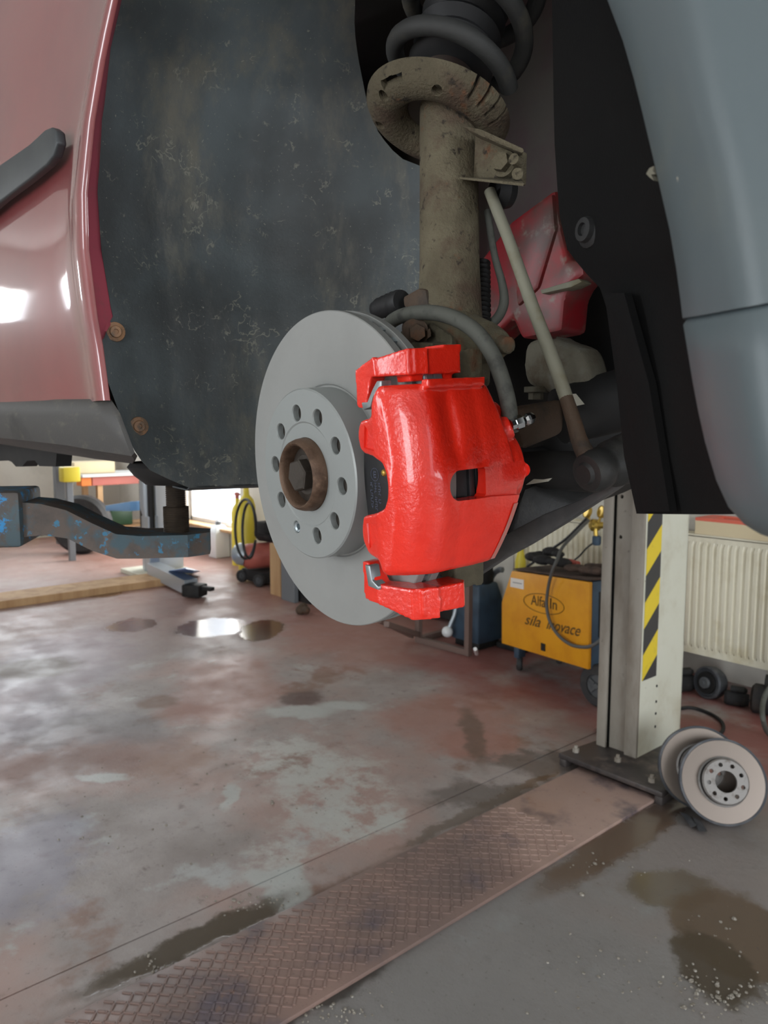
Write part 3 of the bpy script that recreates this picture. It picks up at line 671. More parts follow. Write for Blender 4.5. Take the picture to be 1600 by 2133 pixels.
obj('bump_stop', B().lathe([(0, .004), (.030, .004), (.032, .03), (.026, .055), (0, .055)], sc_, sax, 28, False), 'redwing', st)
# bracket that carries the link rod
b = B()
b.prism([Q(x, y, .575) for x, y in ((990, 280), (1090, 316), (1088, 384), (985, 374))], (0, .006, 0), .001)
b.hull([Q(x, y, Y) for x, y, Y in ((960, 262, .55), (1000, 268, .545), (1092, 310, .545), (1090, 320, .545), (985, 276, .55), (1000, 290, .58), (1086, 326, .58), (1086, 318, .58))], .001)
b.hull([Q(x, y, Y) for x, y, Y in ((955, 369, .55), (1092, 388, .545), (1092, 381, .545), (958, 374, .55), (1086, 372, .58), (1086, 378, .58), (985, 370, .58))], .001)
lb = obj('link_bracket', b, 'khaki', st, 35)
p = Q(1056, 346, .574); dv = Vector((0.25, -1, .05)).normalized()
obj('link_nut', B().cyl(p - dv * .002, p + dv * .007, .0125, .0118, seg=24).cyl(p + dv * .006, p + dv * .015, .0085, seg=6), 'khaki', lb, 35)
p = Q(1082, 340, .566); obj('link_stud', B().cyl(p, p + dv * .012, .005, seg=12).cyl(Q(1078, 362, .566), Q(1078, 362, .552), .005, seg=12), 'khaki', lb)
# link rod and ball joint
lk = obj('link_rod', B().tube([Q(1020, 398, .585), Q(1060, 500, .58), Q(1110, 640, .575), Q(1160, 770, .57), Q(1180, 830, .567)], [.0056, .0056, .006, .0064, .0062], 16), 'link', car); lab(lk, 'pale dusty link rod')
obj('rod_end', B().tube([Q(1180, 830, .567), Q(1196, 880, .562), Q(1206, 915, .558), Q(1220, 945, .555), Q(1238, 962, .556)], [.0062, .0068, .0072, .008, .010], 16, True, 4), 'rusty', lk)
j0, j1 = Q(1222, 986, .548), Q(1312, 952, .60); jx = (j1 - j0)
L = jx.length
obj('ball_joint', B().lathe([(0, -.004), (.008, -.004), (.010, -.001), (.0155, 0), (.0185, .006), (.0185, .016), (.0165, .020), (.0165, .024), (.0205, .030), (.021, .034), (.0185, .037), (.0215, .043), (.022, .048), (.019, .052), (.023, .060), (.022, .070), (.012, L), (0, L)], j0, jx, 36, False), 'grime', lk)
obj('link_top_boot', B().lathe([(0, -.006), (.012, -.006), (.017, .004), (.015, .012), (0, .012)], Q(1040, 398, .60), (.3, 1, 0), 24, False), 'rubber', lk)
# brackets, hose, cable
kn = None
def WB(a, t, v): return P0_ + (n_v * a + t_v * t + v_v * v) / 1000
s_, c_ = .0589, -.0667
P0_ = Vector((-.5674, .4258, 1.3096)); n_v = Vector((-math.sin(s_) * math.cos(c_), -math.cos(s_) * math.cos(c_), math.sin(c_))); t_v = Vector((math.cos(s_), -math.sin(s_), 0)); v_v = n_v.cross(t_v)
if v_v.z < 0: v_v = -v_v
b = B()
b.tube([SA(800), SA(745), SA(690), SA(672)], [.038, .039, .036, .032], 32)
b.tube([WB(-34, 0, 0), WB(-60, 0, 0), WB(-100, 0, 0)], [.05, .056, .046], 28)
b.hull([WB(a, t, v) for a in (-70, -100) for t, v in ((-30, 40), (45, 40), (70, 110), (-5, 120), (-30, 60))])
b.hull([WB(a, t, v) for a in (-60, -95) for t, v in ((-25, -40), (35, -40), (30, -105), (-10, -105))])
b.hull([WB(a, t, v) for a in (-50, -85) for t, v in ((30, 60), (118, 102), (118, 78), (30, 20))]).hull([WB(a, t, v) for a in (-50, -85) for t, v in ((30, -60), (110, -105), (110, -80), (30, -20))])
p, q = Q(975, 706, .55), Q(1040, 718, .535)
b.tube([p, p.lerp(q, .6), q], [.024, .019, .013], 18); b.tube([q, Q(1060, 720, .530)], [.0085, .0080], 14)
b.hull([Q(x, y, Y) for x, y in ((835, 690), (900, 672), (945, 700), (940, 760), (850, 752)) for Y in (.505, .54)])
me = sculpt(b, .0022, smooth=2, shift=car.location)
kn = obj('steering_knuckle', me, 'khaki_dark', car, 60); lab(kn, 'dusty cast steering knuckle')
obj('knuckle_bolt', B().cyl(Q(862, 684, .512), Q(866, 690, .488), .0115, seg=24).cyl(Q(866, 689, .492), Q(870, 693, .480), .0075, seg=6).hull([Q(x, y, Y) for x, y in ((868, 700), (896, 684), (898, 700), (876, 716)) for Y in (.492, .505)]), 'rusty', kn, 35)
obj('hose_bracket', B().prism([Q(x, y, .52) for x, y in ((838, 618), (870, 600), (886, 602), (893, 640), (862, 648), (840, 640))], (0, .02, 0), .003), 'rusty', kn)
pts = [Q(838, 628, .525), Q(805, 636, .525), Q(778, 646, .528)]
obj('sensor_plug', B().tube([pts[0].lerp(pts[2], i / 12) for i in range(13)], [.0115, .0125, .012, .0125, .0108, .012, .0102, .0115, .0098, .0108, .009, .0085, .004], 16), 'rubber', kn, 50)
hp = [Q(800, 690, .53), Q(818, 668, .505), Q(848, 655, .492), Q(895, 651, .488), Q(945, 662, .488), Q(990, 690, .49), Q(1024, 735, .493), Q(1046, 790, .497), Q(1060, 845, .50), Q(1066, 900, .505)]
lab(obj('brake_hose', B().tube(hp, [.0058] + [.0068] * 8 + [.0058], 16, True, 6), 'hose', car, 60), 'thick grey rubber brake hose')
rb = []
p, q = Q(1003, 545, .60), Q(1004, 672, .585); D_ = (q - p).length
n2 = 13
for i in range(n2): rb += [(.0068, D_ * i / n2), (.0092, D_ * (i + .35) / n2), (.0092, D_ * (i + .6) / n2)]
cn = obj('ribbed_conduit', B().lathe([(0, 0)] + rb + [(.006, D_), (0, D_)], p, q - p, 20, False), 'rubber', car, 50)
obj('sensor_cable', B().tube([Q(1015, 440, .61), Q(1030, 530, .60), Q(1046, 590, .60), Q(1050, 630, .60), Q(1038, 660, .60), Q(1016, 678, .595), Q(1003, 672, .59)], [.0035, .0035, .004, .0048, .005, .005, .004], 12, True, 5), 'hose', cn, 60)
# arms and bars underneath
obj('rack_housing', B().hull([Q(x, y, Y) for x, y, Y in ((1040, 862, .60), (1075, 848, .60), (1165, 832, .66), (1172, 905, .66), (1096, 936, .60), (1050, 930, .60), (1075, 846, .66), (1175, 832, .71))], .004), 'rusty', car)
obj('rack_boot', B().tube([Q(1165, 868, .69), Q(1230, 850, .72), Q(1345, 820, .76)], [.030, .033, .034], 24), 'dark', car)
b = B().prism([Q(x, y, .70) for x, y in ((1090, 708), (1146, 700), (1160, 712), (1196, 716), (1212, 742), (1220, 775), (1232, 816), (1172, 830), (1090, 802), (1084, 760))], (0, .05, 0), .012, 3)
mt = obj('engine_mount', b, 'mount', car); lab(mt, 'pale dusty mount casting')
p = Q(1117, 806, .705)
obj('mount_bolt', B().cyl(p, p + Vector((0, 0, -.006)), .0135, seg=24).cyl(p + Vector((0, 0, -.006)), p + Vector((0, 0, -.014)), .0085, seg=6), 'mount', mt, 35)
ca_ = obj('control_arm', B().hull([Q(x, y, Y) for x, y, Y in ((1050, 1112, .60), (1088, 1010, .62), (1150, 985, .66), (1300, 975, .74), (1310, 1000, .74), (1200, 1052, .66), (1062, 1128, .60), (1080, 1000, .68), (1290, 970, .80))], .004), 'grime', car); lab(ca_, 'greasy dark control arm')
obj('arm_flange', B().prism([Q(x, y, .585) for x, y in ((985, 1205), (1010, 1140), (1066, 1106), (1130, 1072), (1210, 1040), (1272, 1006), (1298, 990), (1306, 1000), (1280, 1020), (1180, 1086), (1100, 1135), (1050, 1162))], (0, .010, 0), .002), 'armedge', ca_)
obj('roll_bar', B().tube([Q(1040, 985, .64), Q(1130, 978, .645), Q(1260, 985, .64)], .020, 20), 'dark', car)
obj('plastic_tag', B().hull([Q(x, y, Y) for x, y in ((1186, 821), (1200, 820), (1218, 842), (1194, 847)) for Y in (.655, .657)]), 'whitetag', car, 0)
obj('plastic_tag', B().prism([Q(x, y, .60) for x, y in ((1095, 1010), (1112, 998), (1130, 999), (1148, 996), (1140, 1003), (1120, 1006))], (0, .002, 0)), 'whitetag', car, 0)
obj('driveshaft', B().tube([WB(-90, 0, 0), Q(1100, 960, .85), Q(1180, 950, 1.0)], [.03, .018, .018], 20), 'dark', car)

obj('dark_filler', B().prism([Q(x, y, .90) for x, y in ((1000, 830), (1345, 760), (1345, 978), (1290, 992), (1200, 1036), (1120, 1066), (1000, 1110))], (0, .12, 0)), 'dark', car, 0)  # dark block added behind the arms so the gap reads as shade

# --- brake disc
def ringlathe(prof): return B().lathe([(r / 1000, a / 1000) for r, a in prof], P0_, n_v, 128)
bd = obj('brake_disc', ringlathe([(83.5, 0), (143.2, 0), (144, -.8), (144, -8), (143.5, -8.5), (84, -8.5), (79, -6), (76, -6), (76, -2.4), (78.5, -2.4), (80, -1)]), 'rotor', car, 25); lab(bd, 'new grey vented brake disc')
obj('inner_plate', ringlathe([(86, -16.5), (143.5, -16.5), (144, -17), (144, -24.2), (143.2, -25), (86, -25)]), 'rotor', bd, 25)
b = B()
for k in range(48):
    a = 2 * math.pi * k / 48; e = t_v * math.cos(a) + v_v * math.sin(a); tn = n_v.cross(e)
    b.box(tuple(P0_ + e * .1145 + n_v * -.0125), (.053, .0055, .0085), 0, Matrix((e, tn, n_v)).transposed())
o = obj('cooling_vanes', b, 'zinc', bd, 0); o['kind'] = 'stuff'
b = ringlathe([(33.4, 19), (33.4, 24.5), (46.2, 24.5), (47.6, 25.5), (75.6, 25.5), (77, 24.3), (77, -6), (70, -6), (70, 18.5)])
cuts = []
for i in range(10):
    a = 1.7546 - i * math.pi / 5; e = t_v * math.cos(a) + v_v * math.sin(a); c0 = P0_ + e * .056
    r = .0073 if i != 6 else .0056
    cuts.append(B().lathe([(0, .012), (r, .012), (r, .0245), (r + .0011, .0265), (0, .0265)], c0, n_v, 28, False))
cutall = B()
for c_b in cuts: cutall.add(c_b.v, c_b.f)
me = sculpt(b, cuts=[cutall], shift=car.location)
obj('disc_hat', me, 'hat', bd, 25)
obj('hub_flange', ringlathe([(0, 18.4), (66, 18.4), (66, 6), (0, 6)]), 'bolt', bd, 25)
a = 1.7546 - 6 * math.pi / 5; e = t_v * math.cos(a) + v_v * math.sin(a)
obj('locating_screw', B().lathe([(0, .0195), (.0026, .0195), (.003, .0235), (.0048, .0245), (.0054, .0238), (.0054, .018), (0, .018)], P0_ + e * .056, n_v, 20, False), 'zinc', bd, 30)
lab(obj('hub_spigot', ringlathe([(33, 19), (33, 27), (32.6, 31), (31, 35.5), (28.8, 37.2), (27.4, 36.4), (26.2, 33), (25.4, 22), (25, 19)]), 'hubrust', bd, 50), 'rusty brown hub centre ring')
b = B().lathe([(0, 21), (25.2, 21), (25.2, 24), (19.5, 25), (18.5, 26.5), (17, 27), (0, 27)], (0, 0, 0), (0, 0, 1), 48, False)
b = B().lathe([(0, .021), (.0252, .021), (.0252, .0245), (.0195, .026), (.0178, .027), (0, .027)], P0_, n_v, 48, False)
hexv = []
for k in range(6):
    a = R_(60 * k + 12); hexv.append(t_v * math.cos(a) + v_v * math.sin(a))
b.hull([P0_ + h * .0152 + n_v * .026 for h in hexv] + [P0_ + h * .0152 + n_v * .0352 for h in hexv] + [P0_ + h * .0138 + n_v * .0366 for h in hexv])
obj('axle_bolt', b, 'bolt', bd, 30)

# --- brake caliper
AE = [(-74, -60), (-45, -72), (-20, -81), (6, -77), (9, -74), (20, -72), (74, -58)]
TF = [(-74, 118), (-64, 113), (-62, 110), (-59, 97), (-50, 91), (-40, 90), (-30, 92), (-27, 98), (-25, 110), (-20, 123), (-12, 127.5), (-2, 129), (8, 127.5), (16, 123), (20.5, 110), (22, 100), (25, 94), (35, 92), (43, 93), (48, 97), (49.5, 111), (60, 113), (66, 116), (74, 122)]
N = 75; rows = []
for i in range(N):
    v = -73.5 + 147.5 * i / (N - 1); tf = lerp(TF, v); tb = math.sqrt(200 ** 2 - v * v) - 200; ae = lerp(AE, v)
    edge = max(0, abs(v) - 70) * .9
    bow = (abs(v) / 74) ** 2 * 9
    pts = [(17.5, tf), (26, tf - .5), (32, tf), (35 - edge, max(tf + 3, 116) if tf < 113 else tf + 3)]
    f0 = 126 - bow * .5; pts.append((34.5 - edge, max(f0, tf + 5)))
    g1 = -2.6 * math.exp(-((v - 42) / 26) ** 4)
    for a, t in ((34, 132), (33, 137.5), (28.8, 144.5), (22.5, 151.8), (14.5, 158), (5, 162)): pts.append((a - edge * .6, max(t + tb - edge, tf + 7)))
    for a, t in ((-6, 162.6 + g1), (-12, 162.2 + g1), (-18, 163), (-26, 163.6), (-36, 163.8 + (-.8 if v > 9 else .2)), (-44, 163.8)): pts.append((a, t + tb - edge))
    pts += [(ae + 5, 162.5 + tb - edge), (ae + 1, 160 + tb - edge), (ae, 154 + tb), (ae + 2, 112), (-59, 112), (-59, 146 + tb), (0, 149 + tb), (14, 143 + tb), (17.5, max(135 + tb, tf + 3))]
    P2 = [Vector((a, t, 0)) for a, t in pts[4:19]]; P2, _ = spline(P2, 4, 0.)
    pts = pts[:4] + [(p.x, p.y) for p in P2] + pts[19:]
    rows.append([WB(a, t, v) for a, t in pts])
b = B(); m_ = len(rows[0])
b.v = [Vector(p) for r in rows for p in r]
for i in range(N - 1):
    for j in range(m_): b.f.append([i * m_ + j, i * m_ + (j + 1) % m_, (i + 1) * m_ + (j + 1) % m_, (i + 1) * m_ + j])
for i0 in (0, N - 1):
    c0 = sum((b.v[i0 * m_ + j] for j in range(m_)), Vector()) / m_
    # caps follow the section as strips between the outer and inner skins
    o0 = i0 * m_; nn_ = m_ - 6; ou = list(range(0, nn_)); inn = list(range(m_ - 1, nn_ - 1, -1))
    ii = 0; jj = 0
    while ii < len(ou) - 1 or jj < len(inn) - 1:
        if jj >= len(inn) - 1 or (ii < len(ou) - 1 and ii / (len(ou) - 1) <= jj / (len(inn) - 1)): b.f.append([o0 + ou[ii], o0 + ou[ii + 1], o0 + inn[jj]]); ii += 1
        else: b.f.append([o0 + ou[ii], o0 + inn[jj + 1], o0 + inn[jj]]); jj += 1
# piston housing with its domed back, seam nub and bleed boss
b.tube([WB(-60, 117, 0), WB(-82, 117, 0), WB(-92, 117, 0), WB(-97, 117, 0)], [.041, .041, .0385, .032], 48)
b.sphere(WB(-93, 152, -1), .0065); b.tube([WB(-72, 138, 30), WB(-84, 148, 36)], [.013, .0095], 18)
b.tube([WB(-55, 128, 48), WB(-84, 128, 46)], [.013, .011], 18)
# raised pads of the upper block, lip along its top
b.hull([WB(a, t, v) for a, t in ((10, 146), (10, 155), (-48, 156), (-48, 140)) for v in (70, 77)])
# channel beside the window
cut1 = B().hull([WB(a, t, v) for a, v in ((-38, 7), (-38, -16.5), (-70, 7.5), (-74, -19)) for t in (157.5, 190)] + [WB(-95, t, v) for v in (8, -21) for t in (155, 190)])
win = B(); ang_ = [(R_(90 + 180 * k / 12)) for k in range(13)]
poly = [(-10.5 + 10.5 * -math.cos(x + math.pi / 2) * 0 + 10 * abs(math.sin(x - math.pi / 2)) ** 1 * 0, 0) for x in ang_]
poly = [(-11 + 10.5 * math.sin(math.pi * k / 12), -4.6 + 11.8 * math.cos(math.pi * k / 12)) for k in range(13)]
poly += [(-41, -17.0), (-43.5, -15), (-43.5, 4.8), (-41, 7.2)]
win.prism([WB(a, 128, v) for a, v in poly], t_v * .07)
pockets = [B().hull([WB(a, t, v) for a, t, v in ((31.5, 101, 27), (31.5, 115, 25), (31.5, 116, 34), (31.5, 104, 44), (38, 99, 26), (38, 116.5, 24), (38, 117.5, 35), (38, 102, 46))]),
           B().hull([WB(a, t, v) for a, t, v in ((31.5, 99, -34), (31.5, 114, -33), (31.5, 115, -42), (31.5, 101, -54), (38, 96, -33), (38, 115.5, -32), (38, 116.5, -43), (38, 99, -56))])]
me = sculpt(b, .0013, cuts=[], smooth=7, shift=car.location)
bb = B(); bb.v = [v.co + car.location for v in me.vertices]; bb.f = [list(p.vertices) for p in me.polygons]; bpy.data.meshes.remove(me)
me = sculpt(bb, None, cuts=[win, cut1] + pockets, smooth=0, shift=car.location)
cal = obj('brake_caliper', me, 'red', car, 35); lab(cal, 'freshly painted glossy red brake caliper')
obj('worn_edge', B().grid([[WB(ae_, t_, v_) for ae_, t_ in ((lerp(AE, v_) + 7.5, 163.6 + math.sqrt(200 ** 2 - v_ * v_) - 200), (lerp(AE, v_) + 2.5, 162.6 + math.sqrt(200 ** 2 - v_ * v_) - 200), (lerp(AE, v_) + .2, 157 + math.sqrt(200 ** 2 - v_ * v_) - 200))] for v_ in range(-71, -21, 5)], tuple(n_v * .001)), 'wornred', cal)
# brackets that straddle the disc, above and below
def bracket(sg):
    b = B()
    def V(a, t, v): return WB(a, t, v * sg)
    if sg > 0:
        b.hull([V(a, t, v) for a in (7, 22) for t, v in ((79, 58), (91, 57), (93, 82), (103, 90), (79, 87.5))])
        b.hull([V(a, t, v) for a in (7, 22) for t, v in ((90, 80), (79, 88), (104, 97), (106, 82))])
        b.hull([V(a, t, v) for a, t in ((7, 100), (22, 103), (12, 134), (-4, 140), (-8, 120)) for v in (81, 95 if t < 110 else 101)])
        b.hull([V(a, t, v) for a, t in ((6, 137), (-38, 139), (-44, 132), (-44, 112), (6, 116)) for v in (81, 100.5)])
        b.hull([V(a, t, v) for a, t in ((-22, 137), (-40, 139), (-43, 114), (-22, 114)) for v in (98, 103.5)])
        b.hull([V(a, t, v) for a, t in ((8, 132), (-32, 136), (-32, 115), (8, 115)) for v in (76, 84)])
        slot = B().hull([V(a, t, v) for a, t in ((-3, 150), (-23, 150), (-3, 122), (-23, 122)) for v in (74, 81)])
    else:
        b.hull([V(a, t, v) for a in (7, 22) for t, v in ((74, 70), (82, 70), (92, 88), (96, 104), (74, 103))])
        b.hull([V(a, t, v) for a, t in ((7, 90), (22, 92), (14, 128), (-6, 140), (-8, 116)) for v in (87, 104 if t < 95 else 113)])
        b.hull([V(a, t, v) for a, t in ((8, 134), (-32, 140), (-39, 133), (-39, 112), (8, 112)) for v in (88, 109)])
        b.hull([V(a, t, v) for a, t in ((-16, 136), (-32, 138), (-37, 114), (-18, 114)) for v in (100, 109.5)])
        slot = None
    me = sculpt(b, .0012, cuts=[], smooth=3, shift=car.location)
    if slot:
        bb = B(); bb.v = [v.co + car.location for v in me.vertices]; bb.f = [list(p.vertices) for p in me.polygons]; bpy.data.meshes.remove(me)
        me = sculpt(bb, None, cuts=[slot], shift=car.location)
    return obj('caliper_bracket', me, 'red', cal, 35)
bracket(1); bracket(-1)
obj('guide_pin_bolt', B().cyl(WB(-4, 128, 78.5), WB(-22, 128, 78.5), .0052, seg=14).cyl(WB(-5, 129, 78), WB(-11.5, 129, 78), .0078, seg=6).cyl(WB(-14, 129, 78), WB(-21, 129, 78), .0078, seg=6), 'zinc', cal, 30)
d0, d1 = WB(-82, 150, 37), WB(-100, 158, 42); dd = (d1 - d0).normalized()
obj('bleed_screw', B().lathe([(0, 0), (.0048, 0), (.0048, .004), (.006, .004), (.006, .010), (.0042, .011), (.0036, .013), (.0052, .015), (.0050, .019), (.0034, .0215), (.0018, .022), (0, .0205)], d0, dd, 8, False), 'chrome', cal, 30)
op = obj('outer_brake_pad', B().prism([WB(17, t, v) for t, v in ((80, 44), (128, 52), (140, 50), (142, 0), (140, -52), (126, -54), (80, -48), (76, 0))], tuple(n_v * -.006), .0008), 'pad', cal, 30)
obj('pad_lining', B().prism([WB(11, t, v) for t, v in ((84, 44), (128, 50), (138, 48), (139, 0), (138, -50), (126, -52), (84, -46), (80, 0))], tuple(n_v * -.0104)), 'lining', op, 30)
obj('pad_rivet', B().lathe([(0, .0016), (.0022, .0012), (.003, 0), (0, 0)], WB(17, 104, 5.5), n_v, 14, False), 'brass', op)
# print on the pad backing: an E in a ring and three lines of characters
b = B(); c0 = WB(17.15, 92, 3.5)
b.lathe([(.0050, 0), (.0054, 0), (.0054, .0002), (.0050, .0002)], c0, n_v, 28)
for tt, vv, lw, lh in ((0, 2.6, 1.2, 5.2), (2.2, 2.6, 4.4, 1.0), (0, 0, 0, 0)):
    pass
Rm = Matrix((t_v, v_v, n_v)).transposed()
b.box(tuple(WB(17.2, 90.6, 3.5)), (.0008, .0052, .0002), 0, Rm)
for dv in (-2.2, 0, 2.2): b.box(tuple(WB(17.2, 92, 3.5 + dv)), (.0032, .0008, .0002), 0, Rm)
rnd = random.Random(3)
for tt in (86.5, 92, 97):
    v = -3.5
    while v > -25:
        h = rnd.uniform(.9, 1.9)
        if rnd.random() > .12:
            b.box(tuple(WB(17.2, tt, v)), (.003, .0005, .0002), 0, Rm); b.box(tuple(WB(17.2, tt + rnd.choice((-1.3, 0, 1.3)), v - h / 2)), (.0006, h / 1000, .0002), 0, Rm)
        v -= h + .7
obj('pad_print', b, 'print', op, 0)
ip = obj('inner_brake_pad', B().prism([WB(-25.3, t, v) for t, v in ((84, 48), (143, 50), (143, -50), (84, -48))], tuple(n_v * -.011)), 'lining', cal, 30)
obj('pad_backing', B().prism([WB(-36.4, t, v) for t, v in ((82, 50), (146, 52), (146, -52), (82, -50))], tuple(n_v * -.006), .0006), 'pad', ip, 30)
obj('piston_boot', B().lathe([(0, .0), (.030, 0), (.0335, .0015), (.0335, .005), (.0305, .007), (.034, .009), (.035, .012), (.034, .016), (0, .016)], WB(-42.6, 117, 0), -n_v, 48, False), 'gloss', cal, 40)
for pts in (((88, 62), (96, 62), (104, 72), (110, 78), (116, 78), (116, 73), (104, 66), (100, 58), (90, 56)), ((80, -72), (87, -72), (89, -84), (97, -88), (97, -91), (83, -90))):
    obj('pad_clip', B().prism([WB(14, t, v) for t, v in pts], tuple(n_v * .010), .0008), 'clip', cal, 30)

# ------------------------------------------------------------------ old discs leaning by the column
def F(x, y, z=0): return at(x, y, Z=z)
def used_disc(px, py, h, yawoff, elev, label, grp):
    c0 = at(px, py, Z=h); back = -(Vector((c0.x, c0.y, 0)).normalized())
    nn = (Matrix.Rotation(R_(yawoff), 3, 'Z') @ back); nn = Vector((nn.x * math.cos(R_(elev)), nn.y * math.cos(R_(elev)), math.sin(R_(elev))))
    base = Vector((c0.x, c0.y, 0)); r = thing('used_brake_disc', label, 'brake disc', base, grp)
    def RL(prof): return B().lathe([(a / 1000, b_ / 1000) for a, b_ in prof], c0, nn, 72)
    obj('friction_face', RL([(84, 0), (136, 0), (137, -1), (137, -7), (84, -7)]), 'usedface', r, 25)
    obj('disc_rim', RL([(137, -1), (144, .5), (144.5, -1), (144.5, -9), (137, -9)]), 'usedcast', r, 25)
    obj('inner_plate', RL([(80, -15), (144, -15), (144, -25), (80, -25)]), 'usedcast', r, 25)
    obj('vent_ring', RL([(90, -6), (138, -6), (138, -16), (90, -16)]), 'black', r, 25)
    u = nn.orthogonal().normalized(); q = nn.cross(u)
    b = RL([(36, 22), (36, 34), (72, 34), (77, 29), (77, 0), (85, -2), (85, -9), (70, -9), (70, 22)])
    cut = B()
    for k in range(9):
        a = R_(40 * k + 12); p = c0 + (u * math.cos(a) + q * math.sin(a)) * .056; cut.cyl(p + nn * .01, p + nn * .05, .0072, seg=14)
    me = sculpt(b, cuts=[cut], shift=r.location); ht = obj('disc_hat', me, 'usedhat', r, 25)
    obj('hat_wall', RL([(77.4, 1), (77.4, 27), (76.6, 27), (76.6, 1)]), 'black', ht, 25)
    return r
used_disc(1507, 1628, .136, 16, 24, 'old brake disc leaning in front of its twin by the lift column foot', 'worn brake discs by the column')
used_disc(1460, 1599, .138, 14, 20, 'old brake disc leaning on the lift column, half hidden by another disc', 'worn brake discs by the column')
b = B(); p = F(1452, 1705)
b.hull([F(x, y, z) for x, y in ((1415, 1690), (1435, 1698), (1452, 1720), (1440, 1724)) for z in (0.001, .018)], .003).hull([F(x, y, z) for x, y in ((1440, 1700), (1462, 1712), (1474, 1732), (1456, 1732)) for z in (0.001, .014)], .003)
alone('metal_bracket', b, 'usedcast', p, 'small dark metal bracket on the floor under the leaning brake discs', 'bracket')
b = B().hull([F(x, y, z) for x, y in ((1240, 1518), (1259, 1519)) for z in (0, .004)] + [F(1250, 1518, .08), F(1260, 1519, .09)], .001)
alone('metal_plate', b, 'rusty', F(1250, 1519), 'small rusty brown plate leaning behind the foot of the striped column', 'metal plate', smooth=0)

# ------------------------------------------------------------------ radiator and what lies about it
ra = thing('radiator', 'long cream ribbed panel radiator on the back wall', 'radiator', (-1.95, 3.86, .17))
RX0, RX1, RZ0, RZ1, RYF = -3.12, -.72, .171, .803, 3.80
prof = []; x = RX0; p_ = .0372
while x < RX1 - p_ / 2:
    prof += [(x, 0), (x + p_ * .28, 0), (x + p_ * .42, -.011), (x + p_ * .86, -.011)]; x += p_
prof.append((RX1, 0)); rows = []
for z, k in ((RZ0, 0), (RZ0 + .035, 0), (RZ0 + .055, 1), (RZ1 - .06, 1), (RZ1 - .04, 0), (RZ1, 0)):
    rows.append([Vector((x, RYF + dy * k, z)) for x, dy in prof])
obj('front_panel', B().grid(rows, (0, .004, 0)), 'radiator', ra, 30)
obj('back_panel', B().box(((RX0 + RX1) / 2, RYF + .085, (RZ0 + RZ1) / 2), (RX1 - RX0, .012, RZ1 - RZ0)), 'radiator', ra, 0)
b = B().box(((RX0 + RX1) / 2, RYF + .045, RZ1 - .012), (RX1 - RX0, .09, .004))
obj('top_grille', b, 'radiator', ra, 0)
for x in (RX0 + .002, RX1 - .002): obj('end_cover', B().box((x, RYF + .045, (RZ0 + RZ1) / 2), (.004, .09, RZ1 - RZ0 - .02)), 'radiator', ra, 0)
for x in (RX0 + .3, -1.2, RX1 - .3): obj('wall_bracket', B().box((x, 3.944, .5), (.04, .104, .5)), 'radiator', ra, 0)
pk = thing('flat_box', 'cream cardboard tray with a coral rim lying on the radiator top', 'box', tuple(Vector((-1.66, 3.85, RZ1 - .01))))
bx0, bx1, by0, by1, bz = -1.925, -1.42, RYF - .005, 3.985, RZ1 + .0005
obj('tray', B().box(((bx0 + bx1) / 2, (by0 + by1) / 2, bz + .035), (bx1 - bx0, by1 - by0, .07), .002), 'card', pk, 0)
b = B()
for c, s in ((((bx0 + bx1) / 2, by0 + .022), (bx1 - bx0, .044)), (((bx0 + bx1) / 2, by1 - .022), (bx1 - bx0, .044)), ((bx0 + .04, (by0 + by1) / 2), (.08, by1 - by0 - .088)), ((bx1 - .04, (by0 + by1) / 2), (.08, by1 - by0 - .088))):
    b.box((c[0], c[1], bz + .078), (s[0], s[1], .016), .001)
obj('rim', b, 'coral', pk, 0)
# round cast part and black lumps on the floor under the radiator
c0 = F(1470, 1455) + Vector((0, 0, .082)); nn = Vector((-.25, -.95, .12)).normalized()
pu = thing('pulley_wheel', 'round grey slotted motor part standing on the floor under the radiator', 'motor part', F(1470, 1455))
def RLc(prof): return B().lathe([(a / 1000, h / 1000) for a, h in prof], c0, nn, 40)
obj('housing', RLc([(0, -70), (70, -70), (80, -50), (82, -5), (76, 4), (70, 4), (66, -4), (58, -4), (0, -4)]), 'usedcast', pu, 30)
obj('fan_ring', RLc([(30, -3), (56, -3), (54, 6), (32, 6)]), 'black', pu, 30)
obj('pulley', RLc([(0, -2), (26, -2), (28, 10), (22, 14), (28, 18), (26, 22), (9, 22), (8, 30), (0, 30)]), 'greyhub', pu, 30)
def starter(px, py, ang, label, L=.2, r=.055):
    p = F(px, py); r0 = thing('starter_motor', label, 'motor part', p, 'black motors under the radiator'); dv = Vector((math.cos(R_(ang)), math.sin(R_(ang)), 0)); c1 = p + Vector((0, 0, r))
    obj('housing', B().lathe([(0, -L / 2), (r * .8, -L / 2), (r, -L / 2 + .012), (r, L / 4), (r * .78, L / 2), (0, L / 2)], c1, dv, 28, False), 'cloth', r0, 30)
    obj('solenoid', B().lathe([(0, -L * .25), (r * .5, -L * .25), (r * .5, L * .3), (r * .2, L * .42), (0, L * .42)], c1 + Vector((0, 0, r * 1.25)), dv, 20, False), 'dark', r0, 30)
    obj('shaft', B().cyl(c1 + dv * L * .49, c1 + dv * L * .66, r * .18, seg=12), 'greyhub', r0)
starter(1534, 1470, 20, 'small black motor lying just right of the round slotted motor part', .11, .036)
starter(1618, 1492, 15, 'larger black motor at the picture edge under the radiator', .22, .07)
starter(1420, 1440, 60, 'black motor half hidden behind the lift column under the radiator', .14, .045)
alone('floor_hose', B().tube([F(x, y, .008) for x, y in ((1405, 1478), (1440, 1474), (1478, 1486), (1502, 1502), (1507, 1518), (1496, 1530), (1470, 1532))], .008, 12, True, 6), 'rubber', F(1470, 1500), 'dark hose curled on the floor behind the leaning brake discs', 'hose')
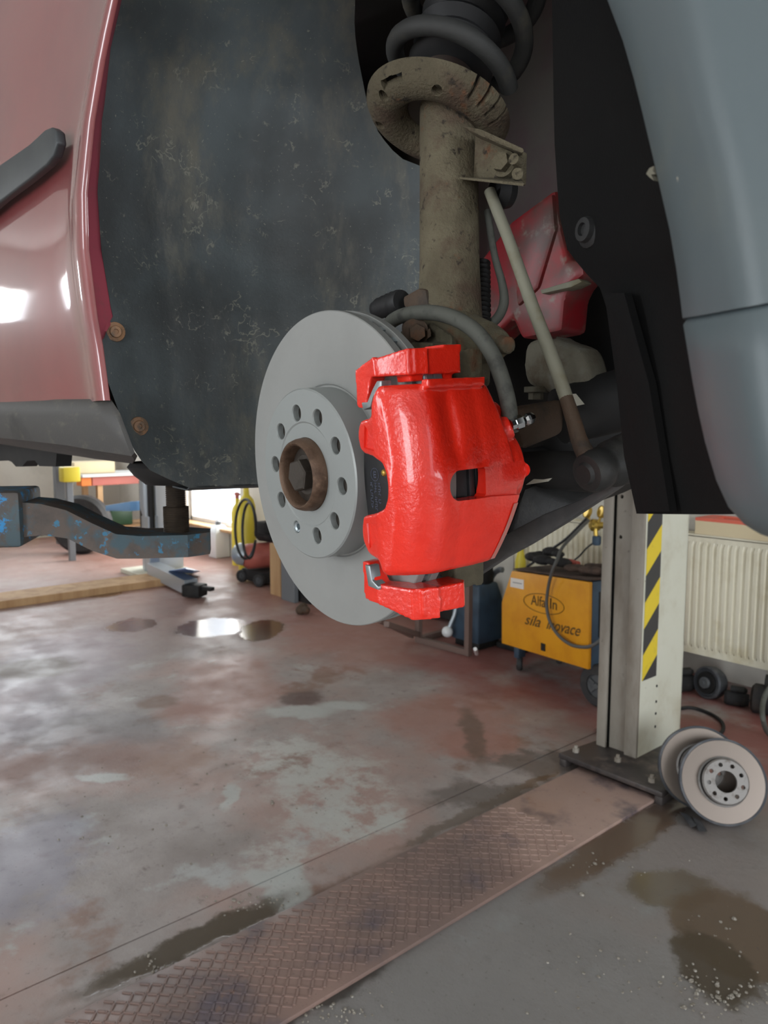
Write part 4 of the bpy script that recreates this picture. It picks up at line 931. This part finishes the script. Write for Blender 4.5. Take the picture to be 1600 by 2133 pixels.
pp = [at(1640, 1410, Y=3.45), at(1606, 1430, Y=3.4), at(1590, 1462, Y=3.35), at(1590, 1500, Y=3.25)]; pp.append(F(1606, 1532, .012)); pp.append(F(1660, 1548, .012))
alone('grey_hose', B().tube(pp, .011, 12, True, 6), 'hose', F(1606, 1532), 'grey hose looping up from the floor at the right picture edge', 'hose')

# ------------------------------------------------------------------ yellow welding machine
A_ = Vector((-2.72, 3.27, 0)); U2 = Vector((.970, -.243, 0)).normalized(); N2 = Vector((-.243, -.970, 0)).normalized()
def WP(x, y, off=0):
    r = Vector(ray(x, y)); k = ((A_ + N2 * off) - Vector(CAM)).dot(N2) / r.dot(N2); return Vector(CAM) + r * k
wm = thing('welding_machine', 'orange-yellow wheeled welding machine with dark lettering and a blue end', 'welding machine', F(1150, 1400))
face = [WP(x, y) for x, y in ((1066, 1189), (1228, 1213), (1225, 1395), (1045, 1340), (1045, 1254))]
obj('front_cover', B().prism(face, -N2 * .02, .004), 'welder', wm, 30)
fb = [p - N2 * .021 for p in face]
obj('body', B().prism(fb, -N2 * .36, .003), 'bluegrey', wm, 30)
top0 = [WP(1066, 1189) - N2 * .01, WP(1228, 1213) - N2 * .01]; up1 = Vector((0, 0, .006))
obj('top_cover', B().prism([top0[0] + up1, top0[1] + up1, top0[1] - N2 * .36 + up1, top0[0] - N2 * .36 + up1], (0, 0, .006)), 'brownrag', wm, 0)
obj('back_cover', B().prism([p - N2 * .382 for p in face], -N2 * .015), 'welder', wm, 0)
obj('end_vent', B().prism([WP(1226, y) - N2 * o_1 + U2 * .003 for y, o_1 in ((1235, .06), (1235, .32), (1330, .32), (1330, .06))], U2 * .004), 'dark', wm, 0)
obj('rating_label', B().prism([WP(x, y, .0012) for x, y in ((1064, 1203), (1091, 1208), (1091, 1228), (1063, 1222))], -N2 * .001), 'paper', wm, 0)
obj('label_print', B().prism([WP(x, y, .002) for x, y in ((1068, 1212), (1087, 1215.5), (1087, 1217), (1068, 1213.5))], -N2 * .0006), 'greybox', wm, 0)
obj('switch', B().prism([WP(x, y, .004) for x, y in ((1126.5, 1339), (1135, 1342), (1135, 1357), (1126.5, 1354.5))], -N2 * .006), 'black', wm, 0)
el_ = [WP(1133 + 42 * math.cos(a) * 1, 1258 + 20 * math.sin(a) + 8.4 * math.cos(a), .002) for a in (2 * math.pi * k / 48 for k in range(49))]
obj('logo_ring', B().tube(el_, .0016, 6), 'ink', wm)
def lettering(name, txt, x0, y0, x1, y1, height, shear=0., parent=None):
    cu = bpy.data.curves.new(name, 'FONT'); cu.body = txt; cu.size = 1; cu.shear = shear; cu.extrude = .004; cu.offset = .006
    o = bpy.data.objects.new(name, cu); COL.objects.link(o); dg = bpy.context.evaluated_depsgraph_get(); me = bpy.data.meshes.new_from_object(o.evaluated_get(dg)); bpy.data.objects.remove(o); bpy.data.curves.remove(cu)
    a, c_ = WP(x0, y0, .0012), WP(x1, y1, .0012); wd = max(v.co.x for v in me.vertices); u = (c_ - a) / wd
    for v in me.vertices: v.co = a + u * v.co.x + Vector((0, 0, 1)) * v.co.y * height + N2 * v.co.z * .1 - wloc(parent)
    return obj(name, me, 'ink', parent, 0)
lettering('logo_word', 'Alfa', 1106, 1259, 1136, 1265.5, .078, 0, wm); lettering('logo_word', 'In', 1144, 1267, 1160, 1271, .078, 0, wm)
lettering('script_word', 's\u00edla', 1092, 1299, 1126, 1307, .082, .4, wm); lettering('script_word', 'inovace', 1137, 1309, 1209, 1326, .082, .4, wm)
def wheel(name, c, ax, r, wd, parent, hub='greyhub'):
    a = Vector(ax).normalized(); o = obj(name, B().lathe([(r * .55, -wd / 2), (r * .92, -wd / 2), (r, -wd * .3), (r, wd * .3), (r * .92, wd / 2), (r * .55, wd / 2)], c, a, 36), 'tyre', parent, 35)
    obj('hub', B().lathe([(0, wd * .52), (r * .12, wd * .52), (r * .16, wd * .25), (r * .48, wd * .2), (r * .58, wd * .42), (r * .58, -wd * .4), (0, -wd * .4)], c, a, 30, False), hub, o, 35)
    for k in range(5):
        e = a.orthogonal().normalized(); q = a.cross(e); an = 2 * math.pi * k / 5; dv = e * math.cos(an) + q * math.sin(an)
        obj('spoke', B().box(tuple(Vector(c) + dv * r * .34 + a * wd * .3), (r * .34, r * .12, wd * .2), 0, Matrix((dv, a.cross(dv), a)).transposed()), hub, o, 0)
    return o
wc = F(1247, 1471); wheel('wheel', (wc.x, wc.y, .105), N2 + U2 * .15, .105, .05, wm)
wc2 = wc - N2 * .34; wheel('wheel', (wc2.x, wc2.y, .105), N2 + U2 * .15, .105, .05, wm)
obj('axle', B().cyl((wc.x, wc.y, .105), (wc2.x, wc2.y, .105), .012), 'dark', wm)
zb = WP(1075, 1349).z
for off in (.02, .30):
    p = F(1076, 1397) - N2 * off; kf = obj('caster_fork', B().box((p.x, p.y, (zb + .055) / 2 + .02), (.035, .06, zb - .055), .003).cyl((p.x, p.y, zb - .012), (p.x, p.y, zb + .004), .03), 'bluegrey', wm)
    obj('caster_wheel', B().lathe([(0, -.016), (.036, -.016), (.042, -.009), (.042, .009), (.036, .016), (0, .016)], (p.x, p.y, .042), (.8, .6, 0), 24, False), 'tyre', kf, 35)
tz = WP(1150, 1200).z
def heap(name, pts, m, base, label, cat, r=.03, seed=1):
    rn = random.Random(seed); b = B()
    for p in pts:
        b.sphere(p, r * rn.uniform(.8, 1.25), 2, (1.3, 1.1, .62))
    me = sculpt(b, r * .18, smooth=3, shift=base)
    for v in me.vertices: v.co += Vector((rn.uniform(-1, 1), rn.uniform(-1, 1), rn.uniform(-1, 1))) * r * .05
    o = obj(name, me, m, None, 60); o.location = base; return tag(o, label, cat)
def TP(x, y, off): return WP(x, y, -off)
g_ = [TP(x, y, o1) + Vector((0, 0, .0)) for x, y, o1 in ((1112, 1187, .10), (1130, 1188, .08), (1150, 1189, .09), (1162, 1180, .14), (1148, 1176, .16), (1172, 1190, .12), (1125, 1182, .16))]
for p in g_: p.z = tz + .05
for i in (3, 4): g_[i].z = tz + .085
heap('work_glove', g_, 'cloth', Vector((g_[2].x, g_[2].y, tz + .02)), 'black crumpled leather work gloves on the welding machine', 'glove', .036, 2)
g_ = [TP(x, y, o1) for x, y, o1 in ((1190, 1194, .07), (1205, 1196, .10), (1222, 1196, .10), (1240, 1200, .12), (1232, 1192, .18), (1248, 1196, .2))]
for p in g_: p.z = tz + .046
heap('oily_rag', g_, 'brownrag', Vector((g_[2].x, g_[2].y, tz + .01)), 'brown oily rag lying right of the black gloves on the welder', 'rag', .03, 5)
p, q = TP(1172, 1176, .22), TP(1205, 1177, .22); p.z = q.z = tz + .035
alone('hand_tool', B().tube([p, p.lerp(q, .5), q], [.014, .018, .015], 14), 'pinkred', Vector((p.x, p.y, tz)), 'faded red tool handle among the rags on the welder', 'tool')
p, q, s = TP(1262, 1206, .10), TP(1275, 1182, .22), TP(1282, 1205, .12)
for k in (p, q, s): k.z = max(k.z, tz + .040)
alone('welding_torch', B().tube([p, p.lerp(q, .5) + Vector((0, 0, .02)), q + Vector((0, 0, .04))], [.012, .02, .016], 14, True, 3).tube([p, p.lerp(s, .6), s], [.010, .013, .009], 12), 'white', Vector((p.x, p.y, tz)), 'white torch handle on the welder, beside the lift column', 'torch')
# gas bottle behind the column with its brass regulator
gb = thing('gas_cylinder', 'gas cylinder hidden behind the lift column, its brass twin-gauge regulator showing', 'gas cylinder', (-2.289, 3.68, 0))
obj('cylinder', B().lathe([(0, 0), (.058, 0), (.062, .01), (.062, .72), (.05, .79), (.022, .82), (.022, .90), (0, .90)], (-2.289, 3.68, 0), (0, 0, 1), 32, False), 'greybox', gb)
GY = 3.62
rgn = obj('regulator', B().cyl(at(1238, 1095, Y=GY), at(1290, 1092, Y=GY + .02), .018, seg=18).lathe([(0, -.03), (.026, -.03), (.034, -.015), (.034, .012), (.02, .024), (0, .024)], at(1238, 1094, Y=GY), (-.45, -.85, .1), 28, False).cyl(at(1240, 1096, Y=GY - .01), at(1242, 1122, Y=GY - .01), .013, seg=14), 'brass', gb, 35)
for x in (1223, 1253):
    g0 = at(x, 1066, Y=GY); gd = Vector((-.45, -.85, .25)).normalized()
    obj('gauge', B().lathe([(0, -.014), (.031, -.014), (.034, -.010), (.034, .008), (.030, .010), (.028, .006), (0, .006)], g0, gd, 32, False).cyl(g0 - gd * .005, at(x + (6 if x < 1240 else -6), 1088, Y=GY), .007, seg=10), 'brass', rgn, 35)
obj('gas_valve', B().lathe([(0, -.03), (.02, -.03), (.024, -.02), (.024, .015), (.016, .022), (0, .022)], at(1243, 1124, Y=GY - .01), (0, 0, 1), 20, False), 'bluegrey', rgn, 35)
alone('welder_hose', B().tube([at(1226, 1084, Y=3.58), at(1200, 1110, Y=3.4), at(1172, 1140, Y=3.22), at(1160, 1168, Y=3.12), WP(1150, 1192, .05), WP(1142, 1225, .035), WP(1139, 1262, .03), WP(1146, 1295, .03), WP(1164, 1324, .03), WP(1190, 1343, .03), WP(1216, 1348, .03), WP(1236, 1344, .03), WP(1254, 1330, .01), WP(1262, 1316, -.04)], .0085, 12, True, 6), 'cable', WP(1140, 1262, .03), 'grey hose hanging in a loop across the front of the welding machine', 'hose')
alone('welder_cable', B().tube([at(1222, 1080, Y=3.59), at(1180, 1122, Y=3.60), at(1140, 1150, Y=3.63), at(1112, 1171, Y=3.65), at(1098, 1182, Y=3.66), at(1094, 1200, Y=3.66)], .008, 12, True, 5), 'blackcable', at(1140, 1150, Y=3.3), 'thin black cable running from the brass regulator behind the gloves', 'cable')
alone('gas_lead', B().tube([at(1240, 1128, Y=3.6), at(1222, 1142, Y=3.6), at(1205, 1160, Y=3.61), at(1186, 1172, Y=3.62), at(1172, 1168, Y=3.62)], .005, 10, True, 5), 'blackcable', at(1205, 1160, Y=3.36), 'thin lead drooping from the blue valve toward the rags', 'cable')

# ------------------------------------------------------------------ trolley frame, pump and clutter left of the welder
fr = thing('steel_frame', 'brown angle-iron frame on the floor around a blue-grey pump', 'frame', F(872, 1338))
p0, p1 = F(872, 1338), F(975, 1366)
for p in (p0, p1):
    obj('upright', B().box((p.x, p.y, .24), (.035, .035, .48), .003), 'framesteel', fr, 0)
def bar(name, a, c_, w_, parent, m): 
    a, c_ = Vector(a), Vector(c_); dv = (c_ - a).normalized(); s_1 = dv.cross(Vector((0, 0, 1))).normalized(); u_ = s_1.cross(dv)
    return obj(name, B().box(tuple((a + c_) / 2), ((c_ - a).length, w_, w_), .002, Matrix((dv, s_1, u_)).transposed()), m, parent, 0)
z_ = Vector((0, 0, .02)); bar('rail', p0 + z_, p1 + z_, .036, fr, 'framesteel')
bk = Vector((-.02, .35, 0)); bar('rail', p0 + bk + z_, p1 + bk + z_, .036, fr, 'framesteel'); bar('rail', p0 + z_, p0 + bk + z_, .036, fr, 'framesteel')
bar('stay', p0 + Vector((0, 0, .05)), F(805, 1300, .30), .03, fr, 'framesteel'); bar('stay', p0 + Vector((-.06, 0, .03)), F(790, 1292, .20), .03, fr, 'framesteel')
pm = thing('pump', 'blue-grey pump unit with a black top and white ball knob in the angle-iron frame', 'pump', F(965, 1348) + Vector((0, .12, 0)))
pc = F(942, 1356) + Vector((0, .22, 0))
obj('housing', B().hull([(pc.x + sx * .115 * k, pc.y + sy * .11 * k, z) for sx in (-1, 1) for sy in (-1, 1) for z, k in ((.04, 1), (.30, 1), (.40, .78))], .012), 'bluegrey', pm)
obj('motor', B().lathe([(0, .39), (.085, .39), (.095, .41), (.095, .50), (.08, .53), (0, .53)], (pc.x, pc.y, 0), (0, 0, 1), 32, False), 'cloth', pm)
kp = at(932, 1316, Y=pc.y - .16); kb = obj('knob_arm', B().tube([kp, kp + Vector((.02, .04, .10)), (pc.x - .08, pc.y - .06, .38)], .012, 12), 'silver', pm); obj('knob', B().sphere(kp, .035, 3), 'white', kb, 60)
obj('foot', B().box((pc.x, pc.y, .02), (.2, .18, .04), .004), 'dark', pm)
obj('hose_end', B().cyl(F(990, 1352, .11), F(993, 1362, .03), .011, seg=12), 'white', pm)
ct = thing('hand_truck', 'dark hand truck with a bent grey handle behind the yellow welder', 'hand truck', F(1005, 1362) + Vector((0, .35, 0)))
hp0 = F(1018, 1368) + Vector((0, .26, 0))
obj('handle', B().tube([at(1024, 1262, Y=hp0.y + .03), at(1022, 1215, Y=hp0.y + .02), at(1028, 1196, Y=hp0.y), at(1040, 1187, Y=hp0.y), at(1047, 1187, Y=hp0.y)], .018, 14, True, 5), 'greybox', ct)
b = B().box((hp0.x, hp0.y + .06, .22), (.16, .06, .44), .01); obj('back_plate', b, 'dark', ct, 0)
obj('toe_plate', B().box((hp0.x, hp0.y - .02, .02), (.2, .12, .03), .004), 'dark', ct, 0)
alone('scrap_heap', B().box((F(915, 1300).x, 3.82, .17), (.62, .16, .30), .02).box((F(915, 1300).x - .55, 3.82, .12), (.40, .2, .24), .02).box((F(915, 1300).x - .2, 3.80, .36), (.3, .12, .12), .02), 'dark', (F(915, 1300).x, 3.82, .02), 'dark scrap boxes along the wall behind the angle-iron frame', 'scrap')
tr = thing('yellow_bottle', 'narrow yellow bottle by the radiator end, behind the red caliper', 'bottle', at(1079, 1190, Y=3.82) * 1)
q0 = at(1084, 1186, Y=3.735); q0.z = .0
tr.location = q0
obj('bottle', B().lathe([(0, 0), (.030, 0), (.034, .01), (.034, .52), (.02, .58), (.018, .62), (0, .62)], q0, (0, 0, 1), 28, False), 'yellow', tr); obj('cap', B().lathe([(0, .61), (.022, .61), (.024, .66), (0, .67)], q0, (0, 0, 1), 20, False), 'black', tr)
def lump(px, py, r, label, m='rusty', seed=1):
    p = F(px, py); rn = random.Random(seed); b = B()
    for k in range(4): b.sphere(p + Vector((rn.uniform(-r, r), rn.uniform(-r, r), r * rn.uniform(.6, 1.0))), r * rn.uniform(.6, .9), 2)
    me = sculpt(b, r * .12, smooth=1, shift=p); o = obj('scrap_part', me, m, None, 50); o.location = p; tag(o, label, 'scrap part')
lump(640, 1279, .045, 'small brown metal lump on the floor under the grey brake disc', 'rusty', 4)

# ------------------------------------------------------------------ far end: gas trolley, canister, boards
wb = F(577, 1240)
alone('wooden_board', B().hull([(wb.x + dx, wb.y + dy, z) for dx in (-.075, .075) for dy in (-.015, .015) for z in (0, .42)], .003), 'wood', wb, 'pale wooden board standing on edge left of the grey brake disc', 'board', smooth=0)
wb = F(604, 1252)
alone('grey_sheet', B().hull([(wb.x + dx, wb.y + dy, z) for dx in (-.09, .09) for dy in (-.02, .02) for z in (0, .40)], .004), 'greybox', wb, 'grey panel standing right beside the wooden board', 'panel', smooth=0)
wb = F(630, 1252)
alone('black_crate', B().hull([(wb.x + dx, wb.y + dy, z) for dx in (-.10, .14) for dy in (-.03, .2) for z in (0, .26)], .006), 'cloth', wb, 'black crate at the grey panel, mostly hidden behind the brake disc', 'crate', smooth=0)
cb = F(457, 1160)
cn = thing('canister', 'white plastic canister standing on the floor below the bright window', 'canister', cb)
obj('body', B().hull([(cb.x + dx * k, cb.y + dy * k, z) for dx in (-.085, .085) for dy in (-.085, .085) for z, k in ((0, 1), (.27, 1), (.34, .55))], .015), 'white', cn)
obj('cap', B().lathe([(0, .33), (.03, .33), (.03, .375), (0, .38)], cb, (0, 0, 1), 20, False), 'greybox', cn)
obj('carry_handle', B().tube([cb + Vector((-.05, 0, .32)), cb + Vector((-.06, 0, .38)), cb + Vector((-.01, 0, .40)), cb + Vector((.0, 0, .37))], .01, 10), 'white', cn)
gt = F(528, 1215)
tl = thing('compressor', 'black compressor with a silver tank end and red base beside yellow bottles', 'compressor', gt)
obj('chassis', B().box((gt.x + .02, gt.y + .1, .07), (.34, .26, .10), .01), 'cloth', tl)
obj('tank', B().lathe([(0, -.2), (.08, -.19), (.11, -.15), (.115, .12), (.08, .17), (0, .18)], (gt.x + .02, gt.y + .1, .24), (.3, 1, 0), 30, False), 'redbox', tl)
obj('tank_end', B().lathe([(0, -.235), (.05, -.225), (.085, -.195), (.10, -.15), (.0, -.15)], (gt.x - .01, gt.y + .06, .26), (.3, 1, 0), 30, False), 'silver', tl)
obj('motor', B().lathe([(0, -.1), (.07, -.1), (.08, -.08), (.08, .1), (.05, .14), (0, .14)], (gt.x + .06, gt.y + .12, .44), (1, .2, 0), 26, False), 'cloth', tl)
obj('head', B().box((gt.x + .12, gt.y + .06, .50), (.14, .12, .10), .012), 'dark', tl)
for s in (-.12, .16): wheel('wheel', (gt.x + s, gt.y - .04, .055), (.4, -.9, 0), .055, .04, tl)
def bottle(px, py, top, label, m, r=.075):
    p = F(px, py); t = thing('gas_bottle', label, 'gas bottle', p, 'yellow bottles at the far end'); h = top
    obj('bottle', B().lathe([(0, 0), (r, 0), (r, h * .78), (r * .8, h * .86), (r * .35, h * .92), (r * .3, h), (0, h)], p, (0, 0, 1), 28, False), m, t)
    obj('valve', B().cyl(p + Vector((0, 0, h)), p + Vector((0, 0, h + .06)), .02, seg=12).cyl(p + Vector((-.04, 0, h + .04)), p + Vector((.04, 0, h + .04)), .012, seg=10), 'redbox', t)
bottle(497, 1176, .66, 'slim yellow gas bottle nearest the bright window', 'yellow', .06)
bottle(516, 1186, .78, 'yellow gas bottle between the slim bottle and the brake disc', 'yellow', .085)
def loop(name, cx, cy, rx, ry, Y, label, r=.011):
    c0 = [at(cx + rx * math.cos(a), cy + ry * math.sin(a), Y=Y + .05 * math.sin(2 * a)) for a in (2 * math.pi * k / 28 + .4 for k in range(28))]
    alone(name, B().tube(c0, r, 10), 'blackcable', at(cx, cy + ry, Y=Y), label, 'hose', 'black hoses looped over the gas bottles')
loop('hose_coil', 512, 1102, 22, 62, 3.26, 'larger black hose loop hanging in front of the yellow gas bottles')
loop('hose_coil', 519, 1105, 14, 58, 3.12, 'narrower black hose loop in front of the yellow gas bottles')

# ------------------------------------------------------------------ second bay: its lift column, floor strip, bench
l2p = F(318, 1196)
l2 = thing('lift_post', 'white lift column of the far bay with a silver arm lowered onto the floor', 'lift column', l2p)
obj('column', B().box((l2p.x - .05, l2p.y + .16, 1.4), (.20, .26, 2.8), .006), 'white', l2, 0)
obj('base_plate', B().box((l2p.x - .03, l2p.y + .06, .02), (.5, .5, .04), .004), 'cream', l2, 0)
obj('carriage', B().box((l2p.x + .02, l2p.y - .02, .30), (.16, .10, .50), .008), 'silver', l2, 0)
obj('roller_cover', B().box((l2p.x - .06, l2p.y - .04, .62), (.05, .06, .5), .01), 'black', l2, 0)
obj('cylinder', B().tube([(l2p.x + .0, l2p.y - .03, .04), (l2p.x + .0, l2p.y - .03, .55), (l2p.x - .01, l2p.y - .03, .62), (l2p.x - .01, l2p.y - .03, .92)], [.045, .045, .06, .06], 24), 'silver', l2, 50)
obj('roller_cover', B().cyl((l2p.x + .085, l2p.y - .03, .30), (l2p.x + .085, l2p.y - .03, .85), .03, seg=18), 'black', l2)
e0, e1_ = F(320, 1185, .10), F(398, 1222, .075)
bar('arm', e0, e1_, .115, l2, 'silver')
dv = (e1_ - e0).normalized(); ap = e1_ + dv * .07
obj('arm_pad', B().box((ap.x, ap.y, .06), (.16, .14, .10), .015, Matrix.Rotation(.5, 3, 'Z')), 'dark', l2)
obj('pad_fork', B().box((ap.x + .10, ap.y + .04, .085), (.16, .05, .03), .004, Matrix.Rotation(.3, 3, 'Z')), 'dark', l2)
obj('brace', B().hull([F(345, 1190, z) + o1 for z, o1 in ((.02, Vector((0, 0, 0))), (.55, Vector((0, .12, 0))))] + [F(404, 1194, .03), F(404, 1194, .10), F(388, 1182, .42), F(345, 1190, .02) + Vector((0, .06, 0)), F(402, 1192, .03) + Vector((0, .08, 0))]), 'blue', l2, 0)
q = at(282, 1054, Y=l2p.y - .05); q2 = at(230, 1058, Y=l2p.y - .05)
obj('arm', B().hull([p + Vector((0, dy, dz)) for p, k in ((q, .045), (q2, .025)) for dy in (-.05, .05) for dz in (-k, k)], .004), 'ltblue', l2)
obj('arm', B().hull([at(x, y, Y=l2p.y + .35) + Vector((0, dy, 0)) for x, y in ((338, 1012), (356, 1012), (352, 1060), (338, 1060)) for dy in (-.03, .03)]), 'ltblue', l2)
obj('floor_plate', B().box((-6.30, .9, .03), (.34, 3.9, .06), .004), 'wood', None, 0)
o = bpy.data.objects['floor_plate.001'] if 'floor_plate.001' in bpy.data.objects else bpy.data.objects['floor_plate']
tag(o, 'low pale strip with a brown edge running to the far lift column', 'floor strip')
# low striped kerb on the far wall
kb_ = thing('wall_kerb', 'low yellow and black striped kerb along the far wall', 'kerb', (-9.9, 1.5, 0))
for k in range(34):
    y0 = -1.6 + .14 * k
    obj('kerb_stripe', B().hull([(x, y0 + s + z * 1.0, z) for x in (-9.99, -9.90) for s in (0, .14) for z in (.02, .10)]), 'hazyellow' if k % 2 else 'black', kb_, 0)
obj('kerb_base', B().box((-9.93, .78, .01), (.14, 4.9, .02)), 'cream', kb_, 0)
# bench and clutter against the far wall
def H(x, y): return at(x, y, X=-8.6)
bt = H(165, 988); bz_ = H(215, 989).z; by = H(164, 988).y
bn = thing('workbench', 'workbench with an orange and faded red drawer front and a white top', 'workbench', (-8.75, by + .6, 0))
obj('bench_top', B().box((-8.8, by + .75, bz_), (.62, 1.5, .03), .004), 'white', bn, 0)
zb_ = H(215, 1010).z
obj('drawer', B().box((-8.62, by + .06, (bz_ + zb_) / 2 - .01), (.16, .11, bz_ - zb_ - .02), .004), 'orange', bn, 0)
obj('drawer', B().box((-8.62, by + .80, (bz_ + zb_) / 2 - .01), (.16, 1.35, bz_ - zb_ - .02), .004), 'redbox', bn, 0)
for dy in (.22, 1.4):
    for dx in (-8.6, -9.05): obj('leg', B().box((dx, by + dy, zb_ / 2), (.06, .06, zb_), .003), 'wood', bn, 0)
obj('shelf', B().box((-8.82, by + .75, .22), (.5, 1.4, .02)), 'wood', bn, 0)
p = H(228, 1042); alone('tool_case', B().box((-8.75, p.y + .14, .337), (.3, .26, .21), .02), 'green', (-8.75, p.y + .14, .232), 'dark green case on the shelf under the red workbench', 'case')
p = H(192, 972); alone('parts_box', B().box((-8.8, p.y + .05, bz_ + .082), (.3, .46, .13), .01), 'card', (-8.8, p.y, bz_ + .015), 'cream box standing on the white workbench top', 'box')
p = at(175, 1024, X=-8.35); tw = thing('tyre_on_rim', 'black tyre leaning at the left end of the workbench', 'tyre', (-8.35, p.y, 0))
obj('tyre', B().lathe([(.17, -.09), (.28, -.09), (.315, -.05), (.315, .05), (.28, .09), (.17, .09)], (-8.33, p.y - .04, .315), (1, -.9, .05), 40), 'tyre', tw); obj('rim', B().lathe([(0, .05), (.06, .05), (.14, .02), (.172, .07), (.172, -.06), (0, -.06)], (-8.33, p.y - .04, .315), (1, -.9, .05), 30, False), 'dark', tw)
p = at(122, 985, X=-9.2); alone('pipe_column', B().box((p.x, p.y, 1.2), (.10, .10, 2.4), .004), 'greybox', (p.x, p.y, 0), 'grey square post at the far wall beside the yellow box', 'post', smooth=0)
p = at(145, 988, X=-7.9); yb = thing('yellow_box', 'yellow wall box mounted on a post beside the far workbench', 'box', (p.x, p.y, 0))
obj('case', B().box((p.x, p.y, p.z), (.14, .17, .15), .012), 'yellow', yb); obj('post', B().box((p.x - .03, p.y, p.z / 2 - .03), (.05, .06, p.z - .06), .003), 'greybox', yb, 0)

# ------------------------------------------------------------------ grit left by the puddles
rn = random.Random(11); b = B()
def scatter(n, px, py, hw, hh, r0=.0014, r1=.0045):
    for _ in range(n):
        p = F(px + rn.gauss(0, hw / 2), py + rn.gauss(0, hh / 2)); r = rn.uniform(r0, r1) * (1 if rn.random() < .85 else 1.6)
        b.sphere(p + Vector((0, 0, r * .4)), r, 1, (rn.uniform(.8, 1.4), rn.uniform(.7, 1.2), rn.uniform(.5, .9)))
for a in ((60, 1500, 2085, 90, 40), (26, 1440, 2050, 50, 30), (16, 1580, 2060, 60, 30), (10, 1510, 1960, 60, 50), (40, 520, 1880, 90, 26), (40, 330, 2020, 60, 30), (60, 700, 2110, 110, 36), (25, 1250, 1800, 120, 30), (40, 1300, 2000, 250, 120), (60, 400, 1700, 400, 160)): scatter(*a)
o = obj('gravel', b, 'rubble', None, 30); tag(o, 'loose pale grit scattered on the concrete round the puddles', 'grit', None, 'stuff')
